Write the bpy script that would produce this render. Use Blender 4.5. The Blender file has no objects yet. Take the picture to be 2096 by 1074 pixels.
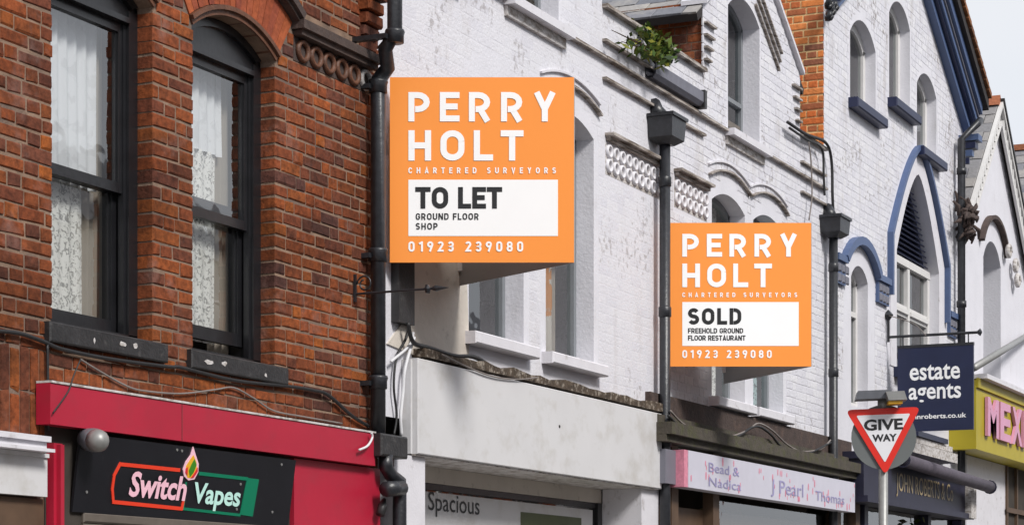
import bpy, math, random
from mathutils import Vector, Matrix
from mathutils.geometry import tessellate_polygon

random.seed(7)
scene = bpy.context.scene
C = scene.collection
# ------------------------------------------------------------------ camera
# World: X runs along the terrace, Y goes into the houses (the fronts stand at Y = 0), Z up.
F, VX, HY, DIST, ZC = 4500.0, 3150.0, 1260.0, 6.8, 1.65
TH = math.atan((VX - 1048) / F)
S_, C_ = math.sin(TH), math.cos(TH)
cam = bpy.data.cameras.new('camera')
camo = bpy.data.objects.new('camera', cam)
C.objects.link(camo)
camo.location = (0, -DIST, ZC)
camo.rotation_euler = (math.pi / 2, 0, TH - math.pi / 2)
cam.sensor_width = 36.0
cam.lens = 36.0 * F / 2096.0
cam.shift_y = (HY - 537.0) / 2096.0
cam.clip_start = 0.1
cam.clip_end = 500.0
scene.camera = camo
# ------------------------------------------------------------------ light
SUN_EL, SUN_AZ = math.radians(42), math.radians(24)   # azimuth: turned from straight in front towards the left
world = bpy.data.worlds.new('World')
scene.world = world
world.use_nodes = True
wn, wl = world.node_tree.nodes, world.node_tree.links
wn.clear()
sky = wn.new('ShaderNodeTexSky'); sky.sky_type = 'NISHITA'; sky.sun_disc = False
sky.sun_elevation = SUN_EL; sky.sun_rotation = math.pi + SUN_AZ
sky.dust_density = 2.0
bg1 = wn.new('ShaderNodeBackground'); bg1.inputs[1].default_value = 0.12
wl.new(sky.outputs[0], bg1.inputs[0])
tc = wn.new('ShaderNodeTexCoord')
nz = wn.new('ShaderNodeTexNoise'); nz.inputs['Scale'].default_value = 2.2; nz.inputs['Detail'].default_value = 5
wl.new(tc.outputs['Generated'], nz.inputs['Vector'])
cr = wn.new('ShaderNodeValToRGB')
cr.color_ramp.elements[0].position = 0.3; cr.color_ramp.elements[0].color = (0.68, 0.74, 0.85, 1)
cr.color_ramp.elements[1].position = 0.7; cr.color_ramp.elements[1].color = (0.90, 0.90, 0.91, 1)
wl.new(nz.outputs[0], cr.inputs[0])
bg2 = wn.new('ShaderNodeBackground'); bg2.inputs[1].default_value = 0.78
wl.new(cr.outputs[0], bg2.inputs[0])
wm = wn.new('ShaderNodeMixShader'); wm.inputs[0].default_value = 0.9
wl.new(bg1.outputs[0], wm.inputs[1]); wl.new(bg2.outputs[0], wm.inputs[2])
wo = wn.new('ShaderNodeOutputWorld'); wl.new(wm.outputs[0], wo.inputs[0])
sun = bpy.data.lights.new('sun', 'SUN'); sun.energy = 2.7; sun.angle = math.radians(14); sun.color = (1, 0.97, 0.93)
suno = bpy.data.objects.new('sun', sun); C.objects.link(suno)
_d = Vector((math.sin(SUN_AZ) * math.cos(SUN_EL), math.cos(SUN_AZ) * math.cos(SUN_EL), -math.sin(SUN_EL)))
suno.rotation_euler = _d.to_track_quat('-Z', 'Y').to_euler()
suno.location = (10, -20, 25)
scene.view_settings.view_transform = 'Standard'
scene.view_settings.look = 'None'
scene.view_settings.exposure = 0.42
scene.view_settings.gamma = 1.0
scene.view_settings.use_curve_mapping = False
scene.render.engine = 'CYCLES'
scene.render.resolution_x, scene.render.resolution_y = 1024, 524


# ------------------------------------------------------------------ measuring: where a sight line meets the plane Y = y
def W(px, y=0.0):
    u = (px - 1048) / F
    return (DIST + y) / (S_ - u * C_) * (C_ + u * S_)


def Zp(px, py, y=0.0):
    u = (px - 1048) / F
    return ZC + (DIST + y) / (S_ - u * C_) * (HY - py) / F


def pt(px, py, y=0.0):
    return Vector((W(px, y), y, Zp(px, py, y)))


def to_px(p):
    dx, dy = p[0], p[1] + DIST
    dep = dx * C_ + dy * S_
    return 1048 + F * (dx * S_ - dy * C_) / dep, HY - F * (p[2] - ZC) / dep, F / dep


# ------------------------------------------------------------------ materials
def _new(name):
    m = bpy.data.materials.new(name); m.use_nodes = True
    nt = m.node_tree
    return m, nt.nodes, nt.links, nt.nodes['Principled BSDF']


def rgb(r, g, b):
    f = lambda v: (v / 255 / 12.92) if v <= 10 else (((v / 255) + 0.055) / 1.055) ** 2.4
    return (f(r), f(g), f(b))


def paint(name, col, rough=0.5, var=0.12, scale=6.0, bump=0.0, bscale=60.0, metal=0.0, spec=0.5,
          dirt=None, dirt_amt=0.0, dirt_scale=(3, 3, 3), dirt_lo=0.5, dirt_hi=0.75):
    m, n, l, p = _new(name)
    p.inputs['Roughness'].default_value = rough
    p.inputs['Metallic'].default_value = metal
    p.inputs['Specular IOR Level'].default_value = spec
    g = n.new('ShaderNodeNewGeometry')
    t = n.new('ShaderNodeTexNoise'); t.inputs['Scale'].default_value = scale; t.inputs['Detail'].default_value = 6
    l.new(g.outputs['Position'], t.inputs['Vector'])
    r = n.new('ShaderNodeValToRGB')
    r.color_ramp.elements[0].position = 0.25; r.color_ramp.elements[1].position = 0.75
    r.color_ramp.elements[0].color = tuple(c * (1 - var) for c in col) + (1,)
    r.color_ramp.elements[1].color = tuple(min(1, c * (1 + var)) for c in col) + (1,)
    l.new(t.outputs[0], r.inputs[0])
    out = r.outputs[0]
    if dirt:
        mp = n.new('ShaderNodeMapping'); mp.inputs['Scale'].default_value = dirt_scale
        l.new(g.outputs['Position'], mp.inputs['Vector'])
        t2 = n.new('ShaderNodeTexNoise'); t2.inputs['Scale'].default_value = 1.0; t2.inputs['Detail'].default_value = 8
        t2.inputs['Roughness'].default_value = 0.65
        l.new(mp.outputs[0], t2.inputs['Vector'])
        r2 = n.new('ShaderNodeMapRange'); r2.inputs[1].default_value = dirt_lo; r2.inputs[2].default_value = dirt_hi
        r2.inputs[3].default_value = 0; r2.inputs[4].default_value = dirt_amt
        l.new(t2.outputs[0], r2.inputs[0])
        mx = n.new('ShaderNodeMix'); mx.data_type = 'RGBA'
        l.new(r2.outputs[0], mx.inputs[0]); l.new(out, mx.inputs[6]); mx.inputs[7].default_value = tuple(dirt) + (1,)
        out = mx.outputs[2]
    l.new(out, p.inputs['Base Color'])
    if bump:
        t3 = n.new('ShaderNodeTexNoise'); t3.inputs['Scale'].default_value = bscale; t3.inputs['Detail'].default_value = 5
        l.new(g.outputs['Position'], t3.inputs['Vector'])
        b = n.new('ShaderNodeBump'); b.inputs['Strength'].default_value = bump; b.inputs['Distance'].default_value = 0.01
        l.new(t3.outputs[0], b.inputs['Height']); l.new(b.outputs[0], p.inputs['Normal'])
    return m


def brick_mat(name, cols, dark=0.5, eff=None, rough=0.85, bump=0.6, soot=0.0, streak=(3, 3, 3), lo=.56, hi=.72, speck=0.0):
    """each piece takes its own tone (one random number per object and per loose piece)"""
    m, n, l, p = _new(name)
    p.inputs['Roughness'].default_value = rough
    p.inputs['Specular IOR Level'].default_value = 0.25
    oi = n.new('ShaderNodeObjectInfo'); g = n.new('ShaderNodeNewGeometry')
    ad = n.new('ShaderNodeMath'); ad.operation = 'ADD'
    l.new(oi.outputs['Random'], ad.inputs[0]); l.new(g.outputs['Random Per Island'], ad.inputs[1])
    fr = n.new('ShaderNodeMath'); fr.operation = 'FRACT'; l.new(ad.outputs[0], fr.inputs[0])
    r = n.new('ShaderNodeValToRGB'); el = r.color_ramp.elements
    while len(el) < len(cols): el.new(0.5)
    for i, c in enumerate(cols):
        el[i].position = i / (len(cols) - 1); el[i].color = tuple(c) + (1,)
    l.new(fr.outputs[0], r.inputs[0])
    t = n.new('ShaderNodeTexNoise'); t.inputs['Scale'].default_value = 22; t.inputs['Detail'].default_value = 8
    t.inputs['Roughness'].default_value = 0.7
    l.new(g.outputs['Position'], t.inputs['Vector'])
    mr = n.new('ShaderNodeMapRange'); mr.inputs[1].default_value = 0.3; mr.inputs[2].default_value = 0.7
    mr.inputs[3].default_value = 1 - dark; mr.inputs[4].default_value = 1 + dark * 0.6
    l.new(t.outputs[0], mr.inputs[0])
    mu = n.new('ShaderNodeMix'); mu.data_type = 'RGBA'; mu.blend_type = 'MULTIPLY'; mu.inputs[0].default_value = 1
    l.new(r.outputs[0], mu.inputs[6]); l.new(mr.outputs[0], mu.inputs[7])
    out = mu.outputs[2]
    if soot:
        t4 = n.new('ShaderNodeTexNoise'); t4.inputs['Scale'].default_value = 1.1; t4.inputs['Detail'].default_value = 7
        t4.inputs['Roughness'].default_value = 0.65
        l.new(g.outputs['Position'], t4.inputs['Vector'])
        m4 = n.new('ShaderNodeMapRange'); m4.inputs[1].default_value = 0.38; m4.inputs[2].default_value = 0.62
        m4.inputs[3].default_value = 1 - soot; m4.inputs[4].default_value = 1.1
        l.new(t4.outputs[0], m4.inputs[0])
        mu2 = n.new('ShaderNodeMix'); mu2.data_type = 'RGBA'; mu2.blend_type = 'MULTIPLY'; mu2.inputs[0].default_value = 1
        l.new(out, mu2.inputs[6]); l.new(m4.outputs[0], mu2.inputs[7]); out = mu2.outputs[2]
    if eff:
        mp = n.new('ShaderNodeMapping'); mp.inputs['Scale'].default_value = streak
        l.new(g.outputs['Position'], mp.inputs['Vector'])
        t2 = n.new('ShaderNodeTexNoise'); t2.inputs['Scale'].default_value = 1.0; t2.inputs['Detail'].default_value = 9
        t2.inputs['Roughness'].default_value = 0.62
        l.new(mp.outputs[0], t2.inputs['Vector'])
        m2 = n.new('ShaderNodeMapRange'); m2.inputs[1].default_value = lo; m2.inputs[2].default_value = hi
        m2.inputs[4].default_value = eff[1]
        l.new(t2.outputs[0], m2.inputs[0])
        mx = n.new('ShaderNodeMix'); mx.data_type = 'RGBA'
        l.new(m2.outputs[0], mx.inputs[0]); l.new(out, mx.inputs[6]); mx.inputs[7].default_value = tuple(eff[0]) + (1,)
        out = mx.outputs[2]
    if speck:
        t5 = n.new('ShaderNodeTexNoise'); t5.inputs['Scale'].default_value = 17; t5.inputs['Detail'].default_value = 4
        l.new(g.outputs['Position'], t5.inputs['Vector'])
        t6 = n.new('ShaderNodeTexNoise'); t6.inputs['Scale'].default_value = 1.6; t6.inputs['Detail'].default_value = 3
        l.new(g.outputs['Position'], t6.inputs['Vector'])
        s5 = n.new('ShaderNodeMath'); s5.operation = 'MULTIPLY'; l.new(t5.outputs[0], s5.inputs[0]); l.new(t6.outputs[0], s5.inputs[1])
        m5 = n.new('ShaderNodeMapRange'); m5.inputs[1].default_value = .32; m5.inputs[2].default_value = .40; m5.inputs[4].default_value = speck
        l.new(s5.outputs[0], m5.inputs[0])
        mx5 = n.new('ShaderNodeMix'); mx5.data_type = 'RGBA'
        l.new(m5.outputs[0], mx5.inputs[0]); l.new(out, mx5.inputs[6]); mx5.inputs[7].default_value = rgb(112, 100, 92) + (1,)
        out = mx5.outputs[2]
    l.new(out, p.inputs['Base Color'])
    b = n.new('ShaderNodeBump'); b.inputs['Strength'].default_value = bump; b.inputs['Distance'].default_value = 0.008
    t3 = n.new('ShaderNodeTexNoise'); t3.inputs['Scale'].default_value = 45; t3.inputs['Detail'].default_value = 6
    l.new(g.outputs['Position'], t3.inputs['Vector'])
    l.new(t3.outputs[0], b.inputs['Height']); l.new(b.outputs[0], p.inputs['Normal'])
    return m


def glass_mat(name, f0=.12, tint=(0.92, 0.94, 0.94)):
    m, n, l, p = _new(name)
    n.remove(p)
    tr = n.new('ShaderNodeBsdfTransparent'); tr.inputs[0].default_value = tint + (1,)
    gl = n.new('ShaderNodeBsdfGlossy'); gl.inputs['Roughness'].default_value = 0.02
    t = n.new('ShaderNodeTexNoise'); t.inputs['Scale'].default_value = 3.0
    g = n.new('ShaderNodeNewGeometry'); l.new(g.outputs['Position'], t.inputs['Vector'])
    b = n.new('ShaderNodeBump'); b.inputs['Strength'].default_value = 0.06; b.inputs['Distance'].default_value = 0.05
    l.new(t.outputs[0], b.inputs['Height']); l.new(b.outputs[0], gl.inputs['Normal'])
    dt = n.new('ShaderNodeVectorMath'); dt.operation = 'DOT_PRODUCT'
    l.new(g.outputs['Normal'], dt.inputs[0]); l.new(g.outputs['Incoming'], dt.inputs[1])
    ab = n.new('ShaderNodeMath'); ab.operation = 'ABSOLUTE'; l.new(dt.outputs['Value'], ab.inputs[0])
    om = n.new('ShaderNodeMath'); om.operation = 'SUBTRACT'; om.inputs[0].default_value = 1; l.new(ab.outputs[0], om.inputs[1])
    pw = n.new('ShaderNodeMath'); pw.operation = 'POWER'; pw.inputs[1].default_value = 5; l.new(om.outputs[0], pw.inputs[0])
    fz = n.new('ShaderNodeMath'); fz.operation = 'MULTIPLY_ADD'; fz.inputs[1].default_value = 1 - f0; fz.inputs[2].default_value = f0
    l.new(pw.outputs[0], fz.inputs[0])
    mx = n.new('ShaderNodeMixShader')
    l.new(fz.outputs[0], mx.inputs[0]); l.new(tr.outputs[0], mx.inputs[1]); l.new(gl.outputs[0], mx.inputs[2])
    l.new(mx.outputs[0], n['Material Output'].inputs[0])
    return m


def lace_mat(name, col, holes=0.45, scale=70, trans=0.4):
    m, n, l, p = _new(name)
    n.remove(p)
    d = n.new('ShaderNodeBsdfDiffuse'); d.inputs[0].default_value = col + (1,)
    ts = n.new('ShaderNodeBsdfTranslucent'); ts.inputs[0].default_value = col + (1,)
    m1 = n.new('ShaderNodeMixShader'); m1.inputs[0].default_value = trans
    l.new(d.outputs[0], m1.inputs[1]); l.new(ts.outputs[0], m1.inputs[2])
    tr = n.new('ShaderNodeBsdfTransparent')
    g = n.new('ShaderNodeNewGeometry')
    t = n.new('ShaderNodeTexNoise'); t.inputs['Scale'].default_value = scale; t.inputs['Detail'].default_value = 3
    t.inputs['Distortion'].default_value = 1.2
    l.new(g.outputs['Position'], t.inputs['Vector'])
    mr = n.new('ShaderNodeMapRange'); mr.inputs[1].default_value = 0.52; mr.inputs[2].default_value = 0.6
    mr.inputs[4].default_value = holes
    l.new(t.outputs[0], mr.inputs[0])
    mx = n.new('ShaderNodeMixShader')
    l.new(mr.outputs[0], mx.inputs[0]); l.new(m1.outputs[0], mx.inputs[1]); l.new(tr.outputs[0], mx.inputs[2])
    l.new(mx.outputs[0], n['Material Output'].inputs[0])
    return m


M = {}
M['brick'] = brick_mat('red_brick', [rgb(92, 54, 42), rgb(144, 74, 38), rgb(122, 65, 42), rgb(156, 85, 36), rgb(106, 59, 44),
                                     rgb(138, 71, 36), rgb(86, 56, 50), rgb(150, 79, 39), rgb(127, 67, 40)], 0.6, (rgb(140, 112, 104), 0.5), soot=.5)
M['rubbed'] = brick_mat('rubbed_brick', [rgb(140, 70, 46), rgb(158, 82, 50), rgb(130, 66, 52), rgb(166, 88, 52), rgb(122, 62, 48)], 0.35)
M['orange_brick'] = brick_mat('orange_brick', [rgb(222, 128, 66), rgb(228, 140, 80), rgb(176, 104, 68), rgb(216, 116, 62), rgb(140, 92, 72)], 0.3)
M['mortar'] = paint('lime_mortar', rgb(134, 112, 96), 0.95, 0.3, 9, 0.5, 80, spec=0.1, dirt=rgb(94, 84, 80), dirt_amt=0.8, dirt_scale=(2, 2, 2), dirt_lo=0.45, dirt_hi=0.65)
M['mortar_pale'] = paint('pale_mortar', rgb(236, 204, 150), 0.95, 0.12, 9, 0.3, 80, spec=0.1)
M['wbrick'] = brick_mat('painted_brick', [rgb(212, 211, 217), rgb(216, 215, 219), rgb(206, 205, 212), rgb(209, 208, 214)], 0.1, (rgb(150, 140, 130), 0.6), 0.6, 0.8, streak=(3.5, 3.5, 1.1), lo=.54, hi=.76, speck=.6)
M['wbrick_smooth'] = brick_mat('thickly_painted_brick', [rgb(210, 209, 215), rgb(212, 211, 216), rgb(206, 205, 212)], 0.06, (rgb(160, 150, 142), 0.5), 0.6, 0.6, streak=(2.5, 2.5, .9), lo=.54, hi=.76, speck=.45)
M['white'] = paint('white_wall_paint', rgb(209, 208, 214), 0.65, 0.05, 4, 0.35, 40, dirt=rgb(128, 120, 112), dirt_amt=0.4, dirt_scale=(5, 5, 1.6), dirt_lo=0.6, dirt_hi=0.8)
M['white_trim'] = paint('white_trim_paint', rgb(208, 206, 211), 0.55, 0.05, 7, 0.2, 60, dirt=rgb(110, 98, 84), dirt_amt=0.6, dirt_scale=(9, 9, 9), dirt_lo=0.58, dirt_hi=0.75)
M['dirty_white'] = paint('weathered_white_ledge', rgb(196, 192, 190), 0.75, 0.12, 12, 0.4, 50, dirt=rgb(112, 98, 82), dirt_amt=0.7, dirt_scale=(14, 14, 30), dirt_lo=0.45, dirt_hi=0.62)
M['ledge'] = paint('dirt_and_shade_ledge', rgb(176, 168, 162), 0.75, 0.12, 12, 0.4, 50, dirt=rgb(78, 64, 50), dirt_amt=0.9, dirt_scale=(4, 4, 60), dirt_lo=0.4, dirt_hi=0.6)  # brown mixes dirt with the shadow under the ledges, put into the colour
M['render'] = paint('beige_render', rgb(196, 188, 178), 0.8, 0.08, 5, 0.3, 30, dirt=rgb(120, 110, 100), dirt_amt=0.6, dirt_scale=(9, 9, 9), dirt_lo=0.58, dirt_hi=0.75)
M['fascia_white'] = paint('white_fascia_panel', rgb(202, 201, 202), 0.4, 0.03, 3, dirt=rgb(168, 163, 154), dirt_amt=0.55, dirt_scale=(3, 3, 4), dirt_lo=0.5, dirt_hi=0.7)
M['black'] = paint('black_gloss_paint', (0.012, 0.012, 0.014), 0.3, 0.3, 8, 0.1, 30, spec=0.6)
M['black_dull'] = paint('black_dull_paint', (0.022, 0.021, 0.022), 0.5, 0.4, 10, 0.3, 50, dirt=(0.09, 0.085, 0.08), dirt_amt=0.5, dirt_scale=(20, 20, 20), dirt_lo=0.58, dirt_hi=0.7)
M['iron'] = paint('black_iron', (0.02, 0.021, 0.025), 0.38, 0.4, 20, 0.2, 60, spec=0.5)
M['cable'] = paint('black_cable', (0.014, 0.014, 0.015), 0.55, 0.2)
M['cable_grey'] = paint('grey_cable', rgb(120, 112, 108), 0.6, 0.2)
M['cable_white'] = paint('white_cable', rgb(205, 205, 208), 0.6, 0.1)
M['terracotta'] = paint('brown_moulded_brick', rgb(92, 58, 40), 0.6, 0.35, 18, 0.4, 60)
M['stone_dark'] = paint('sooty_stone', rgb(66, 54, 50), 0.85, 0.3, 14, 0.6, 50, dirt=rgb(96, 76, 66), dirt_amt=0.6, dirt_scale=(9, 9, 9))
M['red'] = paint('red_gloss_paint', rgb(168, 30, 54), 0.38, 0.1, 2.5, 0.06, 15, dirt=rgb(150, 44, 58), dirt_amt=0.5, dirt_scale=(5, 5, 7), dirt_lo=0.52, dirt_hi=0.75)
M['signblack'] = paint('black_sign_panel', (0.01, 0.01, 0.013), 0.35, 0.2, 5, dirt=(0.06, 0.06, 0.065), dirt_amt=0.3, dirt_scale=(12, 12, 12), dirt_lo=0.62, dirt_hi=0.8)
M['neon_red'] = paint('red_sign_paint', rgb(226, 62, 36), 0.4, 0.05)
M['neon_green'] = paint('green_sign_paint', rgb(0, 116, 84), 0.4, 0.05)
M['pink'] = paint('pink_sign_paint', rgb(240, 190, 205), 0.4, 0.05)
M['mint'] = paint('mint_sign_paint', rgb(190, 232, 222), 0.4, 0.05)
M['flame_y'] = paint('yellow_sign_paint', rgb(226, 170, 40), 0.4, 0.05)
M['flame_g'] = paint('leaf_green_sign_paint', rgb(58, 130, 30), 0.4, 0.05)
M['flame_r'] = paint('crimson_sign_paint', rgb(206, 44, 50), 0.4, 0.05)
M['pure_white'] = paint('white_print', (0.92, 0.92, 0.92), 0.45, 0.01)
M['ink'] = paint('black_print', (0.01, 0.01, 0.011), 0.45, 0.05)
M['orange'] = paint('orange_board_print', (0.93, 0.30, 0.043), 0.45, 0.015, 2)
M['board_grey'] = paint('grey_board_back', rgb(150, 150, 150), 0.6, 0.04)
M['shutter'] = paint('grey_brown_shutter', rgb(96, 88, 80), 0.5, 0.15, 10)
M['lamp_grey'] = paint('grey_lamp_housing', rgb(92, 94, 100), 0.4, 0.15, 15)
M['slate'] = brick_mat('roof_slate', [rgb(120, 120, 126), rgb(140, 138, 138), rgb(104, 106, 114), rgb(156, 152, 148), rgb(126, 124, 126)], 0.22, (rgb(178, 172, 160), 0.4), 0.6, 0.4)
M['roof_under'] = paint('dark_roof_felt', rgb(46, 42, 42), 0.9, 0.2)
M['tile_brown'] = brick_mat('brown_roof_tile', [rgb(120, 80, 52), rgb(104, 72, 54), rgb(140, 92, 58), rgb(92, 66, 52)], 0.4)
M['ridge'] = brick_mat('terracotta_ridge_tile', [rgb(168, 104, 72), rgb(150, 92, 66), rgb(178, 118, 84)], 0.35)
M['blue'] = paint('slate_blue_paint', rgb(74, 92, 128), 0.5, 0.1, 8, dirt=rgb(50, 56, 72), dirt_amt=0.4, dirt_scale=(8, 8, 8))
M['navy'] = paint('navy_paint', rgb(26, 34, 66), 0.45, 0.1, 6)
M['navy_dull'] = paint('dark_navy_shopfront', rgb(34, 34, 54), 0.5, 0.2, 8)
M['awning'] = paint('rolled_awning_cloth', rgb(84, 78, 88), 0.85, 0.2, 12, 0.3, 40)
M['gold'] = paint('gilt_lettering', rgb(160, 142, 108), 0.5, 0.1)
M['yellow'] = paint('mustard_yellow_paint', rgb(168, 152, 28), 0.5, 0.08, 4)
M['letter_pink'] = paint('pale_pink_letter', rgb(204, 142, 172), 0.4, 0.05)
M['petal'] = paint('pink_petal_print', rgb(206, 130, 150), 0.5, 0.2, 30)
M['lilac'] = paint('lilac_print', rgb(150, 144, 184), 0.5, 0.1)
M['sign_pale'] = paint('pale_sign_panel', rgb(196, 194, 206), 0.4, 0.04)
M['moss'] = paint('mossy_lead_cornice', rgb(72, 66, 58), 0.9, 0.3, 14, 0.6, 40, dirt=rgb(70, 72, 36), dirt_amt=0.7, dirt_scale=(10, 10, 10), dirt_lo=0.48, dirt_hi=0.65)
M['lead'] = paint('grey_lead', rgb(108, 108, 118), 0.6, 0.15, 10, 0.3, 30)
M['grime'] = paint('grimy_flashing', rgb(70, 58, 46), 0.9, 0.5, 16, 0.8, 40, dirt=rgb(160, 150, 138), dirt_amt=0.7, dirt_scale=(18, 18, 18), dirt_lo=0.52, dirt_hi=0.62)
M['grey_box'] = paint('grey_metal_box', rgb(112, 112, 122), 0.5, 0.08)
M['galv'] = paint('galvanised_steel', rgb(140, 140, 138), 0.45, 0.12, 20, metal=0.3)
M['sign_red'] = paint('sign_red_border', rgb(214, 40, 26), 0.4, 0.03)
M['sign_white'] = paint('sign_white_face', rgb(222, 222, 226), 0.4, 0.02)
M['sign_back'] = paint('grey_sign_backing', rgb(98, 102, 102), 0.55, 0.08)
M['amber'] = paint('amber_lens', rgb(226, 170, 40), 0.25, 0.1)
M['interior'] = paint('dim_room_plaster', rgb(104, 98, 92), 0.9, 0.1)
M['interior_dark'] = paint('dark_shop_interior', rgb(58, 52, 46), 0.9, 0.3, 5)
M['goods'] = brick_mat('shop_goods', [rgb(150, 140, 100), rgb(90, 90, 60), rgb(190, 180, 150), rgb(60, 60, 70), rgb(120, 100, 70)], 0.4)
M['drape'] = paint('taupe_drape', rgb(150, 140, 128), 0.9, 0.1)
M['net'] = lace_mat('net_curtain', (0.88, 0.88, 0.9), 0.12, 8, .2)
M['lace'] = lace_mat('lace_curtain', (0.92, 0.9, 0.86), 0.6, 40, .15)
M['lace_teal'] = lace_mat('teal_lace_curtain', (0.55, 0.72, 0.72), 0.8, 22, .25)
M['glass'] = glass_mat('window_glass', .24)
M['glass_dark'] = glass_mat('tinted_window_glass', .15, (0.6, 0.65, 0.67))
M['timber_grey'] = paint('grey_window_frame', rgb(120, 124, 128), 0.5, 0.08)
M['timber_white'] = paint('white_window_frame', rgb(206, 204, 202), 0.5, 0.06, 9)
M['timber_brown'] = paint('brown_timber', rgb(86, 66, 50), 0.6, 0.2, 9)
M['olive'] = paint('olive_poster_print', rgb(78, 86, 50), 0.5, 0.15, 5)
M['leaf'] = brick_mat('shrub_leaf', [rgb(40, 62, 24), rgb(62, 86, 32), rgb(90, 104, 36), rgb(34, 54, 24), rgb(140, 138, 48)], 0.25, None, 0.6, 0.0)
M['twig'] = paint('brown_twig', rgb(70, 54, 40), 0.9, 0.2)
M['asphalt'] = paint('asphalt', (0.055, 0.055, 0.058), 0.9, 0.2, 30, 0.4, 120)
M['paving'] = paint('concrete_paving', rgb(150, 146, 140), 0.85, 0.1, 10, 0.2, 60)
M['kerb'] = paint('granite_kerb', rgb(140, 138, 136), 0.8, 0.15, 20)
M['cream'] = paint('cream_render', rgb(206, 202, 196), 0.8, 0.06)


# ------------------------------------------------------------------ mesh helpers
class MB:
    def __init__(s):
        s.v, s.f = [], []

    def add(s, vs, fs):
        o = len(s.v)
        s.v += [tuple(v) for v in vs]
        s.f += [tuple(i + o for i in f) for f in fs]
        return s

    def box(s, x0, x1, y0, y1, z0, z1):
        vs = [(x, y, z) for z in (z0, z1) for y in (y0, y1) for x in (x0, x1)]
        return s.add(vs, [(0, 2, 3, 1), (4, 5, 7, 6), (0, 1, 5, 4), (2, 6, 7, 3), (0, 4, 6, 2), (1, 3, 7, 5)])

    def bevel_box(s, x0, x1, y0, y1, z0, z1, b=0.008):
        """box whose front (y0) edges are chamfered"""
        vs = [(x0, y1, z0), (x1, y1, z0), (x1, y1, z1), (x0, y1, z1), (x0, y0 + b, z0), (x1, y0 + b, z0), (x1, y0 + b, z1), (x0, y0 + b, z1),
              (x0 + b, y0, z0 + b), (x1 - b, y0, z0 + b), (x1 - b, y0, z1 - b), (x0 + b, y0, z1 - b)]
        return s.add(vs, [(0, 3, 2, 1), (0, 1, 5, 4), (1, 2, 6, 5), (2, 3, 7, 6), (3, 0, 4, 7), (4, 5, 9, 8), (5, 6, 10, 9), (6, 7, 11, 10), (7, 4, 8, 11), (8, 9, 10, 11)])

    def prism(s, poly, y0, y1):
        """XZ outline pushed from y0 to y1 (outline counter-clockwise seen from the street)"""
        n = len(poly)
        vs = [(x, y0, z) for x, z in poly] + [(x, y1, z) for x, z in poly]
        tris = tessellate_polygon([[Vector((x, z, 0)) for x, z in poly]])
        fs = [tuple(t) for t in tris] + [tuple(i + n for i in reversed(t)) for t in tris]
        fs += [(i, i + n, (i + 1) % n + n, (i + 1) % n) for i in range(n)]
        return s.add(vs, fs)

    def band(s, inner, outer, y0, y1):
        """strip between two open XZ paths of equal length, pushed from y0 to y1"""
        n = len(inner)
        vs = [(x, y0, z) for x, z in inner] + [(x, y0, z) for x, z in outer] + [(x, y1, z) for x, z in inner] + [(x, y1, z) for x, z in outer]
        fs = []
        for i in range(n - 1):
            j = i + 1
            fs += [(i, j, n + j, n + i), (2 * n + i, 3 * n + i, 3 * n + j, 2 * n + j), (i, 2 * n + i, 2 * n + j, j), (n + i, n + j, 3 * n + j, 3 * n + i)]
        fs += [(0, n, 3 * n, 2 * n), (n - 1, 3 * n - 1, 4 * n - 1, 2 * n - 1)]
        return s.add(vs, fs)

    def tube(s, path, r, n=8, cap=True):
        path = [Vector(p) for p in path]
        rs = r if isinstance(r, (list, tuple)) else [r] * len(path)
        rings = []
        up = None
        for i, p in enumerate(path):
            a = path[max(0, i - 1)]; b = path[min(len(path) - 1, i + 1)]
            d = (b - a).normalized()
            if up is None:
                up = Vector((0, 0, 1)) if abs(d.z) < 0.9 else Vector((1, 0, 0))
            x = d.cross(up).normalized(); up2 = x.cross(d).normalized(); up = up2
            rings.append([p + (x * math.cos(2 * math.pi * k / n) + up2 * math.sin(2 * math.pi * k / n)) * rs[i] for k in range(n)])
        vs = [q for ring in rings for q in ring]
        fs = []
        for i in range(len(path) - 1):
            for k in range(n):
                a, b = i * n + k, i * n + (k + 1) % n
                fs.append((a, b, b + n, a + n))
        if cap:
            fs.append(tuple(range(n - 1, -1, -1))); m = (len(path) - 1) * n
            fs.append(tuple(range(m, m + n)))
        return s.add(vs, fs)

    def mesh(s, name, mat, smooth=False):
        me = bpy.data.meshes.new(name)
        me.from_pydata(s.v, [], s.f)
        me.materials.append(M[mat] if isinstance(mat, str) else mat)
        if smooth:
            me.polygons.foreach_set('use_smooth', [True] * len(me.polygons))
        me.update()
        return me

    def build(s, name, mat, parent=None, smooth=False):
        return link(name, s.mesh(name, mat, smooth), parent)


def link(name, me, parent=None):
    o = bpy.data.objects.new(name, me)
    C.objects.link(o)
    if parent is not None:
        o.parent = parent
        if parent.type == 'EMPTY':
            o.matrix_parent_inverse = Matrix.Translation(-parent.location)
    return o


def thing(name, label, cat, loc=(0, 0, 0), group=None):
    o = bpy.data.objects.new(name, None)
    C.objects.link(o); o.location = loc; o.empty_display_size = 0.2
    return tag(o, label, cat, group)


def tag(o, label=None, cat=None, group=None, kind=None):
    if label: o['label'] = label
    if cat: o['category'] = cat
    if group: o['group'] = group
    if kind: o['kind'] = kind
    return o


def arc(cx, cz, r, a0, a1, n=14):
    """angles measured from straight up, positive towards +X"""
    return [(cx + r * math.sin(a0 + (a1 - a0) * i / n), cz + r * math.cos(a0 + (a1 - a0) * i / n)) for i in range(n + 1)]


def seg_arch(x0, x1, zs, rise):
    h = (x1 - x0) / 2
    r = (h * h + rise * rise) / (2 * rise)
    return (x0 + x1) / 2, zs + rise - r, r, math.asin(h / r)


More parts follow.
